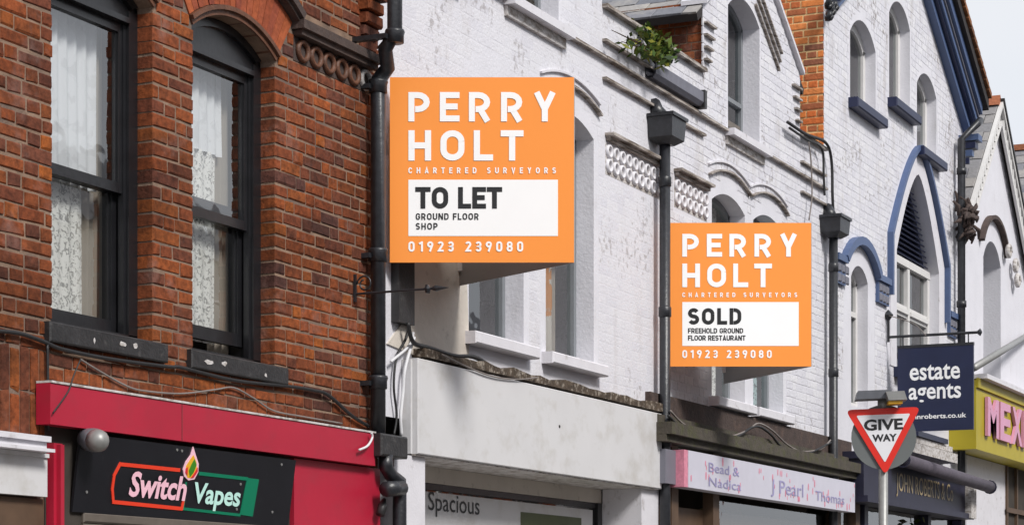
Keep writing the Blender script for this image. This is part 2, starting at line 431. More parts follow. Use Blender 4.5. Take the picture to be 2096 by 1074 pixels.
def arch_hole(x0, x1, z0, zs, rise, n=12):
    cx, cz, r, a = seg_arch(x0, x1, zs, rise)
    return [(x0, z0), (x1, z0)] + [p for p in reversed(arc(cx, cz, r, -a, a, n))]


def rect(x0, x1, z0, z1):
    return [(x0, z0), (x1, z0), (x1, z1), (x0, z1)]


def wall_sheet(name, outer, holes, mat, parent, y=0.0, depth=0.12, thick=None):
    """front face with openings; each opening gets its reveal"""
    mb = MB()
    polys = [[Vector((x, z, 0)) for x, z in outer]] + [[Vector((x, z, 0)) for x, z in h] for h in holes]
    flat = [p for q in polys for p in q]
    tris = tessellate_polygon(polys)
    fs = []
    for t in tris:
        a, b, c = [flat[i] for i in t]
        if (b - a).cross(c - a).z < 0: t = (t[0], t[2], t[1])
        fs.append(tuple(t))
    mb.add([(p.x, y, p.y) for p in flat], fs)
    for h in holes:
        n = len(h)
        vs = [(x, y, z) for x, z in h] + [(x, y + depth, z) for x, z in h]
        mb.add(vs, [(i, (i + 1) % n, (i + 1) % n + n, i + n) for i in range(n)])
    if thick:
        n = len(outer)
        vs = [(x, y, z) for x, z in outer] + [(x, y + thick, z) for x, z in outer]
        mb.add(vs, [(i, i + n, (i + 1) % n + n, (i + 1) % n) for i in range(n)])
        mb.add([(x, y + thick, z) for x, z in outer], [tuple(reversed(t)) for t in tessellate_polygon([[Vector((x, z, 0)) for x, z in outer]])])
    return mb.build(name, mat, parent)


# unit pieces (x right, y into the wall, z up), each slightly out of true
def unit_piece(rnd, ch=0.06, wob=0.065):
    j = lambda: rnd.uniform(-wob, wob)
    b = ch
    vs = [(-.5, 1, -.5), (.5, 1, -.5), (.5, 1, .5), (-.5, 1, .5), (-.5, b, -.5 + j()), (.5, b, -.5 + j()), (.5, b, .5 + j()), (-.5, b, .5 + j()),
          (-.5 + .03 + j() * .5, 0, -.5 + .09 + j()), (.5 - .03 + j() * .5, 0, -.5 + .09 + j()), (.5 - .03 + j() * .5, 0, .5 - .09 + j()), (-.5 + .03 + j() * .5, 0, .5 - .09 + j())]
    fs = [(0, 1, 5, 4), (1, 2, 6, 5), (2, 3, 7, 6), (3, 0, 4, 7), (4, 5, 9, 8), (5, 6, 10, 9), (6, 7, 11, 10), (7, 4, 8, 11), (8, 9, 10, 11)]
    return vs, fs


_rn = random.Random(3)
UNITS = [unit_piece(_rn) for _ in range(6)]
UMESH = {}


def umesh(i, mat, name):
    k = (i, mat, name)
    if k not in UMESH:
        UMESH[k] = MB().add(*UNITS[i]).mesh(name, mat)
    return UMESH[k]


def row_spans(x0, x1, za, zb, holes, outer=None):
    def cuts(poly, z):
        xs = []
        n = len(poly)
        for i in range(n):
            (ax, az), (bx, bz) = poly[i], poly[(i + 1) % n]
            if (az <= z) != (bz <= z):
                xs.append(ax + (z - az) / (bz - az) * (bx - ax))
        xs.sort()
        return list(zip(xs[0::2], xs[1::2]))
    spans = [(x0, x1)]
    if outer:
        best = None
        for z in (za + .002, zb - .002):
            c = cuts(outer, z)
            if not c: return []
            lo, hi = c[0][0], c[-1][1]
            best = (lo, hi) if best is None else (max(best[0], lo), min(best[1], hi))
        spans = [(max(x0, best[0]), min(x1, best[1]))]
    for h in holes:
        cs = []
        for z in (za + .002, (za + zb) / 2, zb - .002):
            cs += cuts(h, z)
        for a, b in cs:
            ns = []
            for p, q in spans:
                if b <= p or a >= q: ns.append((p, q)); continue
                if a > p: ns.append((p, a))
                if b < q: ns.append((b, q))
            spans = ns
    return [s for s in spans if s[1] - s[0] > 0.03]


def pieces(name, parent, mat, x0, x1, z0, z1, holes=(), outer=None, origin=(0, 0, 0), right=(1, 0, 0), up=(0, 0, 1),
           course=0.0775, joint=0.010, lens=(0.225, 0.1125), proud=0.008, depth=0.1, nmax=300, hide=(), jit=0.002, edge=0.0, wander=0.0):
    """lays bricks or slates in courses over a plane, the largest in view as objects of their own, the rest joined"""
    O, R, U = Vector(origin), Vector(right), Vector(up)
    N = R.cross(U)          # out of the wall, towards the viewer
    period = sum(lens)
    rnd = random.Random(hash(name + str(round(x0, 2)) + str(round(z0, 2))) & 0xffff if False else int(abs(x0 * 97 + z0 * 31)))
    lst = []
    row = 0
    z = z0
    while z < z1 - 0.02:
        zb = min(z + course, z1)
        spans = row_spans(x0, x1, z, zb, holes, outer)
        off = x0 - (period / 2 if row % 2 else 0) - rnd.uniform(0, wander)
        x = off; k = 0
        while x < x1:
            L = lens[k % len(lens)] * (1 + rnd.uniform(-wander, wander))
            for a, b in spans:
                p, q = max(x, a), min(x + L, b)
                if b - q < 0.045: q = b
                if x - a < 0.045 and x > a: p = a
                if q - p > 0.045 and (q == b or q == x + L) and not (x + L - a < 0.045):
                    p2 = p + (joint / 2 if p > a + 1e-6 else -edge); q2 = q - (joint / 2 if q < b - 1e-6 else -edge)
                    lst.append((p2, q2, z + joint / 2 + rnd.uniform(-jit, jit), zb - joint / 2 + rnd.uniform(-jit, jit), proud * rnd.uniform(0.7, 1.3), rnd.randrange(6)))
            x += L; k += 1
        z += course; row += 1
    scored = []
    for i, (a, b, c, d, pr, u) in enumerate(lst):
        px, py, sc = to_px(O + R * ((a + b) / 2) + U * ((c + d) / 2))
        if -30 < px < 2126 and -20 < py < 1090 and not any(h[0] < px < h[2] and h[1] < py < h[3] for h in hide):
            scored.append((-(sc * sc) * (b - a) * (d - c), i))
    scored.sort()
    single = set(i for _, i in scored[:nmax])
    mb = MB()
    rot = Matrix((R, -N, U)).transposed().to_euler()
    for i, (a, b, c, d, pr, u) in enumerate(lst):
        p = O + R * ((a + b) / 2) + U * ((c + d) / 2) + N * pr
        sx, sy, sz = b - a, depth + pr, d - c
        if i in single:
            o = link(name, umesh(u, mat, name), parent)
            o.location = p; o.rotation_euler = rot; o.scale = (sx, sy, sz)
        else:
            vs, fs = UNITS[u]
            mb.add([p + R * (v[0] * sx) - N * (v[1] * sy) + U * (v[2] * sz) for v in vs], fs)
    if mb.v:
        o = mb.build(name + '_field', mat, parent)
        o['kind'] = 'stuff'
    return len(lst)


# lettering: a line of text fitted into a box on a plane
def lettering(text, parent, mat, o, r, u, w=None, h=None, space=1.0, bold=0.0, shear=0.0, lift=0.003, ext=0.0, name='lettering', align='LEFT'):
    """o = lower left corner of the capitals, r / u = unit vectors along and up, w / h = wanted width / height"""
    cu = bpy.data.curves.new('t', 'FONT')
    cu.body = text; cu.space_character = space; cu.offset = bold; cu.shear = shear; cu.resolution_u = 3; cu.extrude = ext
    if not ext: cu.dimensions = '2D'; cu.fill_mode = 'FRONT'
    ob = bpy.data.objects.new('t', cu); C.objects.link(ob)
    dg = bpy.context.evaluated_depsgraph_get()
    me = bpy.data.meshes.new_from_object(ob.evaluated_get(dg))
    bpy.data.objects.remove(ob)
    xs = [v.co.x for v in me.vertices]; ys = [v.co.y for v in me.vertices]
    x0, x1, y0, y1 = min(xs), max(xs), min(ys), max(ys)
    kx = w / (x1 - x0) if w else None; ky = h / (y1 - y0) if h else None
    kx = kx or ky; ky = ky or kx
    R, U = Vector(r), Vector(u); N = R.cross(U)
    for v in me.vertices:
        v.co = Vector(o) + R * ((v.co.x - x0) * kx) + U * ((v.co.y - y0) * ky) + N * (lift + v.co.z * 1.0)
    me.polygons.foreach_set('use_smooth', [False] * len(me.polygons))
    if 'custom_normal' in me.attributes: me.attributes.remove(me.attributes['custom_normal'])
    me.update()
    me.materials.clear(); me.materials.append(M[mat]); me.name = name
    return link(name, me, parent)


# plain signwriter's capitals drawn with strokes of even width
def _arc(cx, cy, rx, ry, a0, a1, n=7):
    return [(cx + rx * math.cos(math.radians(a0 + (a1 - a0) * i / n)), cy + ry * math.sin(math.radians(a0 + (a1 - a0) * i / n))) for i in range(n + 1)]


def glyph(c, k):
    """centre lines of one capital (height 1) for stroke width k, and its width"""
    h = k / 2
    def O(w):
        rx = w / 2 - h; ry = min(.5 - h, rx * 1.12)
        p = _arc(w / 2, 1 - h - ry, rx, ry, 0, 180, 12) + _arc(w / 2, h + ry, rx, ry, 180, 360, 12)
        return p + [p[0]]
    if c == 'O': return [O(.68)], .68
    if c == '0': return [O(.58)], .58
    if c == 'L': return [[(h, 1), (h, h), (.52, h)]], .52
    if c == 'E': return [[(.55, 1 - h), (h, 1 - h), (h, h), (.55, h)], [(h, .51), (.5, .51)]], .55
    if c == 'F': return [[(h, 0), (h, 1 - h), (.53, 1 - h)], [(h, .49), (.48, .49)]], .53
    if c == 'H': return [[(h, 0), (h, 1)], [(.64 - h, 0), (.64 - h, 1)], [(h, .5), (.64 - h, .5)]], .64
    if c == 'T': return [[(0, 1 - h), (.6, 1 - h)], [(.3, 0), (.3, 1 - h)]], .6
    if c == 'I': return [[(h, 0), (h, 1)]], k
    if c == 'N': return [[(h, 0), (h, 1)], [(.66 - h, 0), (.66 - h, 1)], [(h * 1.1, .98), (.66 - h * 1.1, .02)]], .66
    if c in 'PRB':
        w = .62; m = .42; r = (1 - h - m) / 2
        b = [(h, 0), (h, 1 - h)] + _arc(w - h - r, 1 - h - r, r, r, 90, -90, 8) + [(k * .99, m)]
        if c == 'P': return [b], w
        return [b, [(.33, m), (w + .02 - h * 1.05, 0)]], w + .02
    if c == 'D':
        w = .64; r = .26
        return [[(h, 0), (h, 1)], [(k * .99, 1 - h)] + _arc(w - h - r, 1 - h - r, r, r, 90, 0, 5) + _arc(w - h - r, h + r, r, r, 0, -90, 5) + [(k * .99, h)]], w
    if c == 'U':
        w = .64; r = w / 2 - h
        return [[(h, 1)] + _arc(w / 2, h + r, r, r, 180, 360, 10) + [(w - h, 1)]], w
    if c in 'CG':
        w = .64; rx = w / 2 - h; ry = rx * 1.12
        p = _arc(w / 2, 1 - h - ry, rx, ry, 8, 180, 10) + _arc(w / 2, h + ry, rx, ry, 180, 352 if c == 'C' else 360, 10)
        if c == 'G': p += [(w - h, .48), (w * .52, .48)]
        return [p], w
    if c == 'S':
        w = .61; rx = w / 2 - h; ry = (1 - k) / 4
        return [_arc(w / 2, 1 - h - ry, rx, ry, 25, 180, 8) + _arc(w / 2, 1 - h - ry, rx, ry, 180, 270, 5)[1:] + _arc(w / 2, h + ry, rx, ry, 90, 0, 5)[1:] + _arc(w / 2, h + ry, rx, ry, 0, -155, 8)[1:]], w
    if c == 'A': return [[(h * 1.1, 0), (.34, 1 - h * .4), (.68 - h * 1.1, 0)], [(.16, .25), (.52, .25)]], .68
    if c == 'V': return [[(h * 1.1, 1), (.34, h * .4), (.68 - h * 1.1, 1)]], .68
    if c == 'Y': return [[(h * 1.15, 1), (.34, .42), (.68 - h * 1.15, 1)], [(.34, 0), (.34, .46)]], .68
    if c == '1': return [[(.38 - h, 0), (.38 - h, 1)], [(.38 - h, 1 - h * 1.1), (.03, .76)]], .38
    if c == '2':
        w = .56; rx = w / 2 - h
        return [_arc(w / 2, 1 - h - rx, rx, rx, 165, -35, 9) + [(h * 1.3, h), (w, h)]], w
    if c == '3':
        w = .56; rx = w / 2 - h; ry = (1 - k) / 4
        return [_arc(w / 2, 1 - h - ry, rx, ry, 160, -90, 10) + _arc(w / 2, h + ry, rx, ry, 90, -160, 10)[1:]], w
    if c == '8':
        w = .58; rx = w / 2 - h; ry = (1 - k) / 4
        a = _arc(w / 2, 1 - h - ry, rx * .9, ry, 0, 360, 16); b = _arc(w / 2, h + ry, rx, ry, 0, 360, 16)
        return [a, b], w
    if c == '9':
        w = .58; rx = w / 2 - h; ry = rx * 1.05
        a = _arc(w / 2, 1 - h - ry, rx, ry, 0, 360, 16)
        return [a, [(w - h, 1 - h - ry), (w * .45, 0)]], w
    return [], .3


def capitals(text, parent, mat, o, r, u, w, hgt, k=.2, lift=.003, wide=1.17):
    """a line of capitals spread over width w at height hgt"""
    R_, U_ = Vector(r), Vector(u); N_ = R_.cross(U_); o = Vector(o)
    gl = []
    for c in text:
        st_, wd = glyph(c, k)
        if c == ' ' or c == 'I': gl.append((st_, wd)); continue
        fx = (wd * wide - k) / (wd - k)
        gl.append(([[(k / 2 + (x - k / 2) * fx, y) for x, y in p] for p in st_], wd * wide))
    gap = (w / hgt - sum(g[1] for g in gl)) / max(1, len(gl) - 1)
    mb = MB(); x = 0; st = 0
    for strokes, wd in gl:
        for path in strokes:
            lf = lift + .00025 * (st % 3); st += 1
            n = len(path); L_, Rr = [], []
            for i in range(n):
                p = Vector(path[i]); a = Vector(path[max(0, i - 1)]); b = Vector(path[min(n - 1, i + 1)])
                d1 = (p - a).normalized() if i else (b - p).normalized(); d2 = (b - p).normalized() if i < n - 1 else d1
                t = (d1 + d2); t = t.normalized() if t.length > 1e-6 else d1
                nn_ = Vector((-t.y, t.x)); m = 1 / max(.35, nn_.dot(Vector((-d1.y, d1.x))))
                L_.append(p + nn_ * (k / 2 * m)); Rr.append(p - nn_ * (k / 2 * m))
            vs = [o + R_ * ((x + q.x) * hgt) + U_ * (q.y * hgt) + N_ * lf for q in L_ + Rr]
            mb.add(vs, [(n + i, n + i + 1, i + 1, i) for i in range(n - 1)])
        x += wd + gap
    return mb.build('lettering', mat, parent)


def disc(mb, c, r, u, rad, n=20, thick=0.004):
    R, U = Vector(r), Vector(u); N = R.cross(U); c = Vector(c)
    vs = [c + N * thick + (R * math.cos(2 * math.pi * i / n) + U * math.sin(2 * math.pi * i / n)) * rad for i in range(n)]
    vs += [v - N * thick for v in vs]
    fs = [tuple(range(n)), tuple(range(2 * n - 1, n - 1, -1))] + [(i, i + n, (i + 1) % n + n, (i + 1) % n) for i in range(n)]
    return mb.add(vs, fs)


def plate(mb, pts, o, r, u, t0, t1):
    """polygon pts (along r, up u) from offset t0 to t1 along the outward normal"""
    R, U = Vector(r), Vector(u); N = R.cross(U); o = Vector(o); n = len(pts)
    vs = [o + R * a + U * b + N * t1 for a, b in pts] + [o + R * a + U * b + N * t0 for a, b in pts]
    tr = tessellate_polygon([[Vector((a, b, 0)) for a, b in pts]])
    fs = [tuple(t) for t in tr] + [tuple(i + n for i in reversed(t)) for t in tr] + [(i, i + n, (i + 1) % n + n, (i + 1) % n) for i in range(n)]
    return mb.add(vs, fs)


XR, ZU = (1, 0, 0), (0, 0, 1)
exec_parts = []
# ================================================================== the setting
def struct(name, mb, mat):
    return tag(mb.build(name, mat), kind='structure')


struct('ground', MB().box(-150, 250, -150, 200, -0.6, -0.12), 'asphalt')
struct('road', MB().box(-80, 200, -9.0, -2.4, -0.12, -0.004), 'asphalt')
struct('pavement', MB().box(-80, 200, -2.25, 0.6, -0.12, 0.12), 'paving')
struct('pavement', MB().box(-80, 200, -12.0, -9.15, -0.12, 0.12), 'paving')
struct('kerb', MB().box(-80, 200, -2.4, -2.25, -0.12, 0.125), 'kerb')
struct('kerb', MB().box(-80, 200, -9.15, -9.0, -0.12, 0.125), 'kerb')

# ================================================================== brick house (left)
XA0, XA1 = 5.2, 12.50
house_a = thing('brick_house', 'orange-red brick house front with two black sash windows at the left', 'house', (8.8, 0, 0.12))
WIN_A = [(9.06, 9.96), (10.34, 11.23)]
ZS_A, RISE_A, ZSILL_A = 4.94, 0.14, 3.13
holes_a = [arch_hole(a, b, ZSILL_A, ZS_A, RISE_A) for a, b in WIN_A]
door_hole = rect(9.2, 12.3, 0.3, 2.60)
wall_a = wall_sheet('wall', rect(XA0, XA1, 2.2, 9.0), holes_a, 'mortar', house_a, 0.0, 0.10)
MB().box(XA0, XA1 - 0.05, 0.0, 0.3, 0.12, 2.2).build('lower_wall', 'interior_dark', house_a)
MB().box(XA0, XA0 + .1, .3, 5, 0.1, 9).box(XA0 + .1, XA1 - .1, 4.9, 5, 0.1, 9).box(XA1 - .1, XA1, .3, 5, 0.1, 9).box(XA0, XA1, .001, 5, 9, 9.1).build('room_walls', 'interior', house_a)
# brickwork with room for the arches, the moulded label and the soldier courses
vo = []
for a, b in WIN_A:
    cx, cz, r, an = seg_arch(a, b, ZS_A, RISE_A)
    ro = r + 0.405
    vo.append(arc(cx, cz, ro, -an, an, 10)[::-1] + arc(cx, cz, r, -an, an, 10))
LABEL_Z = 5.155
frieze_hole = rect(11.43, 12.40, 4.995, LABEL_Z + 0.075)
pieces('brick', wall_a, 'brick', 8.5, XA1, 2.98, 6.2, holes_a + vo + [frieze_hole], proud=0.007, depth=0.1, wander=0.07, jit=0.004, joint=.013, edge=.004)
pieces('brick', wall_a, 'brick', 9.04, XA1, 2.60, 2.98, (), proud=0.007, depth=0.02, wander=0.07, nmax=60, jit=0.004, joint=.013)
# two soldier courses above the neighbour's white cornice
for k in range(2):
    for i in range(7):
        x = 8.5 + i * 0.0775
        o = link('soldier_brick', umesh(i % 6, 'brick', 'soldier_brick'), wall_a)
        o.location = (x + .034, -0.008, 2.98 - 0.225 * k - 0.11); o.scale = (0.066, 0.1, 0.212)
# arches
for (a, b) in WIN_A:
    cx, cz, r, an = seg_arch(a, b, ZS_A, RISE_A)
    n = 18
    ring = MB().band(arc(cx, cz, r, -an, an, 18), arc(cx, cz, r + 0.03, -an, an, 18), -0.012, 0.1)
    ring.band(arc(cx, cz, r + 0.03, -an, an, 18), arc(cx, cz, r + 0.056, -an, an, 18), -0.03, 0.05)
    ring.build('arch_moulding', 'terracotta', house_a)
    arch = MB().band(arc(cx, cz, r + 0.058, -an, an, 14), arc(cx, cz, r + 0.335, -an, an, 14), 0.001, 0.05).build('arch', 'mortar', house_a)
    for i in range(n):
        t0 = -an + 2 * an * i / n; t1 = -an + 2 * an * (i + 1) / n; g = 0.003
        vb = MB(); pr = random.uniform(0.006, 0.012)
        pin = arc(cx, cz, r + 0.06, t0 + g, t1 - g, 1); pout = arc(cx, cz, r + 0.332, t0 + g * .7, t1 - g * .7, 1)
        vb.band(pin, pout, -pr, 0.04)
        vb.build('voussoir', 'rubbed', arch)
    MB().band(arc(cx, cz, r + 0.337, -an, an, 18), arc(cx, cz, r + 0.40, -an, an, 18), -0.06, 0.02).band(
        arc(cx, cz, r + 0.355, -an, an, 18), arc(cx, cz, r + 0.40, -an, an, 18), -0.085, -0.06).build('hood_mould', 'stone_dark', house_a)
# label moulding and ring frieze
MB().box(11.42, 12.41, -0.09, 0.02, LABEL_Z + .022, LABEL_Z + .075).box(11.44, 12.39, -0.065, 0.02, LABEL_Z - .012, LABEL_Z + .02).build('label_moulding', 'stone_dark', house_a)
fr = MB().box(11.44, 12.39, -0.004, 0.03, 4.995, LABEL_Z - .014).build('ring_frieze', 'stone_dark', house_a)
rm = MB()
nn, mm = 16, 6
vs, fs = [], []
for i in range(nn):
    A = 2 * math.pi * i / nn
    for j in range(mm):
        B = 2 * math.pi * j / mm
        rr = 0.056 + 0.016 * math.cos(B)
        vs.append((rr * math.cos(A), 0.02 * math.sin(B), rr * math.sin(A)))
for i in range(nn):
    for j in range(mm):
        fs.append((i * mm + j, i * mm + (j + 1) % mm, ((i + 1) % nn) * mm + (j + 1) % mm, ((i + 1) % nn) * mm + j))
ring_me = rm.add(vs, fs).mesh('ring', 'terracotta', True)
for i in range(6):
    o = link('ring', ring_me, fr); o.location = (11.535 + i * 0.158, -0.012, 5.068); o.scale = (1.06, 1, .98)
    if i == 5:
        o.data = ring_me.copy(); o.data.materials[0] = M['dirty_white']
# corbelled bricks by the downpipe
for i in range(6):
    o = link('corbel_brick', umesh(i, 'brick', 'corbel_brick'), wall_a)
    o.location = (12.36 - (0 if i < 3 else .02), -0.02 - 0.022 * i, 5.30 + i * 0.0775); o.scale = (0.21 - .015 * (i % 2), 0.2, 0.066)


def sash_window(x0, x1, lift, name='window'):
    w = MB()
    cx, cz, r, an = seg_arch(x0, x1, ZS_A, RISE_A)
    yf = 0.095
    j = 0.085
    # box frame: jambs, head board filling the arch, sill piece
    w.box(x0 + .002, x0 + j, yf, 0.27, ZSILL_A, ZS_A - .03).box(x1 - j, x1 - .002, yf, 0.27, ZSILL_A, ZS_A - .03)
    w.box(x1 - j - .022, x1 - j, yf + .02, 0.15, ZSILL_A, ZS_A - .09).box(x0 + j, x0 + j + .022, yf + .02, 0.15, ZSILL_A, ZS_A - .09)
    head = [(x0 + .002, ZS_A - .10), (x1 - .002, ZS_A - .10)] + arc(cx, cz, r - .002, -an * .995, an * .995, 12)[::-1]
    w.prism(head, yf + .012, 0.2)
    w.band([(x0 + j, ZS_A - .1), (x1 - j, ZS_A - .1)], [(x0 + j, ZS_A - .07), (x1 - j, ZS_A - .07)], yf - .012, yf + .012)
    w.band(arc(cx, cz, r - .05, -an * .9, an * .9, 12), arc(cx, cz, r - .004, -an * .97, an * .97, 12), yf - .012, yf + .012)
    w.box(x0 + .002, x1 - .002, yf, 0.25, ZSILL_A, ZSILL_A + .035)
    win = w.build(name, 'black', house_a)
    zm = 3.955
    a, b = x0 + j + .004, x1 - j - .004

    def sash(zb, zt, y, bot, top, nm):
        s = MB()
        st = 0.05
        s.box(a, a + st, y, y + .04, zb, zt).box(b - st, b, y, y + .04, zb, zt)
        s.box(a + st, b - st, y + .001, y + .04, zb, zb + bot).box(a + st, b - st, y + .001, y + .04, zt - top, zt)
        s.box(a + st, a + st + .012, y + .012, y + .03, zb + bot, zt - top).box(b - st - .012, b - st, y + .012, y + .03, zb + bot, zt - top)
        sh = s.build(nm, 'black', win)
        MB().add([(a + st, y + .022, zb + bot), (b - st, y + .022, zb + bot), (b - st, y + .022, zt - top), (a + st, y + .022, zt - top)], [(0, 1, 2, 3)]).build('pane', 'glass', win)
    sash(zm - .03, ZS_A - .10, 0.125, 0.055, 0.05, 'upper_sash')
    sash(ZSILL_A + .037 + lift, zm + .02 + lift, 0.17, 0.075, 0.045, 'lower_sash')
    return win


sash_window(*WIN_A[0], 0.0)
sash_window(*WIN_A[1], 0.075)
for (a, b) in WIN_A:
    s = MB().bevel_box(a - .06, b + .09, -.045, .16, ZSILL_A - .105, ZSILL_A - .002, .008)
    s.build('window_sill', 'black_dull', house_a)
# chipped paint on the sills
for (a, b), spots in zip(WIN_A, [[(.62, .02, .07), (.75, .015, .05), (.34, .03, .02)], [(.12, .03, .1), (.3, .02, .06), (.8, .04, .03)]]):
    for fx, dz, ww in spots:
        c = (a + (b - a) * fx, -.0462, ZSILL_A - .03 - dz)
        pts = [(math.cos(t * .7) * ww * .5 * random.uniform(.6, 1.1), math.sin(t * .7) * .016 * random.uniform(.5, 1.2)) for t in range(9)]
        plate(MB(), pts, c, XR, ZU, -.0005, .0012).build('paint_chip', 'dirty_white', house_a)


def curtain(name, label, mat, x0, x1, z0, z1, y, amp=0.018, wl=0.09, seed=0, group=None, cat='curtain'):
    n = 40; mb = MB(); rnd = random.Random(seed)
    ph = rnd.uniform(0, 6)
    vs, fs = [], []
    rows = 6
    for k in range(rows + 1):
        for i in range(n + 1):
            x = x0 + (x1 - x0) * i / n
            vs.append((x, y + amp * math.sin(x * 2 * math.pi / wl + ph) + amp * .6 * math.sin(x * 9 + k * .3 + ph), z0 + (z1 - z0) * k / rows))
    for k in range(rows):
        for i in range(n):
            a = k * (n + 1) + i
            fs.append((a, a + 1, a + n + 2, a + n + 1))
    o = mb.add(vs, fs).build(name, mat, None, True)
    return tag(o, label, cat, group)


curtain('net_curtain', 'thin white net hanging in the upper sash of the left brick-house window', 'net', 9.15, 9.78, 3.93, 4.85, 0.245, .012, seed=1)
curtain('lace_curtain', 'patterned white lace in the lower sash of the left brick-house window', 'lace', 9.15, 9.66, 3.15, 3.97, 0.245, .006, seed=2)
curtain('drape', 'taupe side curtain at the right of the leftmost sash window', 'drape', 9.62, 9.9, 3.15, 4.85, 0.285, .015, .07, seed=3)
curtain('net_curtain', 'thin white net behind the arched sash window nearest the ring frieze', 'net', 10.42, 11.02, 4.35, 4.85, 0.245, .012, seed=4)
curtain('lace_curtain', 'patterned white lace behind the sash window raised slightly open', 'lace', 10.42, 10.96, 3.24, 4.36, 0.245, .006, seed=5)
curtain('drape', 'taupe side curtain at the right of the raised sash window', 'drape', 10.92, 11.18, 3.15, 4.85, 0.285, .015, .07, seed=6)

# shop front of the brick house: red canopy box, pilasters, shutter
zt, zb = 2.82, 2.625
shop = thing('vape_shop', 'crimson-painted shop front with canopy board and grey shutter below the brick house', 'shop front', (10.7, -0.1, 0.12))
MB().box(W(103, -.10), W(768, -.10), -.10, -.013, Zp(425, 833, -.1) - .205, Zp(425, 833, -.1) - .0).build('canopy_board', 'red', shop)
zr = Zp(425, 833, -.1)
MB().box(W(103, -.10), W(768, -.10), -.107, -.013, zr + .001, zr + .012).build('canopy_flashing', 'dirty_white', shop)
MB().box(W(372, -.1), W(372, -.1) + .004, -.1015, -.09, zr - .202, zr - .002).build('board_joint', 'stone_dark', shop)
zlow = zr - .213
MB().box(W(100, -.03), W(128, -.06), -.06, -.014, .12, Zp(100, 905, -.05)).box(W(116, -.06), W(130, -.08), -.085, -.061, .12, Zp(110, 905, -.05) - .01).build('pilaster', 'red', shop)
MB().box(W(602, -.045), W(778, -.045), -.045, -.014, .12, zlow).build('pilaster', 'red', shop)
MB().box(9.0, 12.3, -.012, .0, .12, zlow + .01).build('head_backing', 'interior_dark', shop)
for i in range(8):
    z = Zp(200, 1048, -.012) - .002 - i * .06
    MB().bevel_box(9.3, 11.9, -.034, -.013, z - .056, z, .01).build('shutter_slat', 'shutter', shop)
MB().box(9.3, 11.9, -.026, -.013, .12, Zp(200, 1048, -.012) - .49).build('shutter_lower', 'shutter', shop)

# black sign, leaning in at its foot
sgn = thing('vape_shop_sign', 'black tilted shop sign reading Switch Vapes under the crimson board', 'sign', (10.6, -0.1, 2.2))
tl = pt(166, 886, -.085); bl = pt(143, 1046, -.03); tr_ = Vector((W(606, -.085), -.085, tl.z)); 
up = Vector((0, bl.y - tl.y, bl.z - tl.z)); H = up.length; up = -up.normalized()
Lw = W(606, -.085) - tl.x
so = Vector((tl.x, bl.y, bl.z))
mb = MB(); plate(mb, rect(0, Lw, 0, H), so, XR, up, -.015, 0)
mb.build('panel', 'signblack', sgn)


def spt(px, py):
    """place on the sign panel under a point of the view"""
    u = (px - 1048) / F; v = (HY - py) / F
    d = Vector((C_ + u * S_, S_ - u * C_, v)); o = Vector((0, -DIST, ZC))
    nrm = Vector(XR).cross(up)
    t = (so - o).dot(nrm) / d.dot(nrm)
    q = o + d * t - so
    return q.dot(Vector(XR)), q.dot(up)


def stroke(path, wdt, mat, name, lift=.004, par=None):
    mb = MB()
    for (a, b), (c, d) in zip(path[:-1], path[1:]):
        L = math.hypot(c - a, d - b); nx, ny = -(d - b) / L * wdt / 2, (c - a) / L * wdt / 2
        ex, ey = (c - a) / L * wdt * .4, (d - b) / L * wdt * .4
        plate(mb, [(a - ex - nx, b - ey - ny), (c + ex - nx, d + ey - ny), (c + ex + nx, d + ey + ny), (a - ex + nx, b - ey + ny)], so, XR, up, .0005, lift)
        lift += .0002
    return mb.build(name, mat, par or sgn)


Q = lambda *ps: [spt(*p) for p in ps]
stroke(Q((366, 961), (245, 949), (233, 972), (229, 1000), (231, 1026), (371, 1040), (374, 1026)), .02, 'neon_red', 'red_outline')
stroke(Q((408, 968), (505, 979)), .02, 'neon_green', 'green_outline')
stroke(Q((380, 988), (374, 1040), (490, 1053)), .016, 'neon_green', 'green_outline')
q = Q((505, 977), (529, 980), (516, 1056), (490, 1052))
mb = MB(); plate(mb, [q[3], q[2], q[1], q[0]], so, XR, up, .0005, .0045); mb.build('green_block', 'neon_green', sgn)
a = spt(261, 1015); b = spt(378, 1022); c = spt(275, 962)
lettering('Switch', sgn, 'pink', so + Vector(XR) * a[0] + up * (a[1] - .0), XR, up, b[0] - a[0], (c[1] - a[1]) * .98, bold=.03, shear=.12, lift=.006)
a = spt(392, 1030); b = spt(488, 1035); c = spt(395, 975)
lettering('Vapes', sgn, 'mint', so + Vector(XR) * a[0] + up * (a[1] - .03), XR, up, b[0] - a[0], (c[1] - a[1]) * 1.02, bold=.025, shear=.06, lift=.006)
fl = Q((394, 913), (399, 930), (405, 948), (404, 965), (396, 980), (384, 982), (375, 973), (373, 960), (379, 944), (389, 930))
mb = MB(); plate(mb, fl[::-1], so, XR, up, .0005, .006); mb.build('flame_outline', 'pink', sgn)
for pts, mt, lf in (([(394, 930), (400, 945), (401, 962), (392, 977), (382, 977), (377, 966), (379, 952), (388, 938)], 'flame_y', .0072),
                    ([(396, 938), (400, 950), (394, 966), (386, 976), (384, 962), (390, 948)], 'flame_g', .0084),
                    ([(402, 955), (402, 964), (394, 976), (388, 977), (395, 967)], 'flame_r', .0096),
                    ([(378, 958), (382, 954), (381, 972), (377, 966)], 'flame_r', .0096)):
    mb = MB(); plate(mb, Q(*pts)[::-1], so, XR, up, .0005, lf); mb.build('flame', mt, sgn)
for p in ((177, 1006), (362, 920), (372, 922), (557, 1047), (576, 950), (492, 990), (484, 1041)):
    a = spt(*p); mb = MB(); disc(mb, so + Vector(XR) * a[0] + up * a[1], XR, up, .008, 8, .004); mb.build('screw', 'galv', sgn)

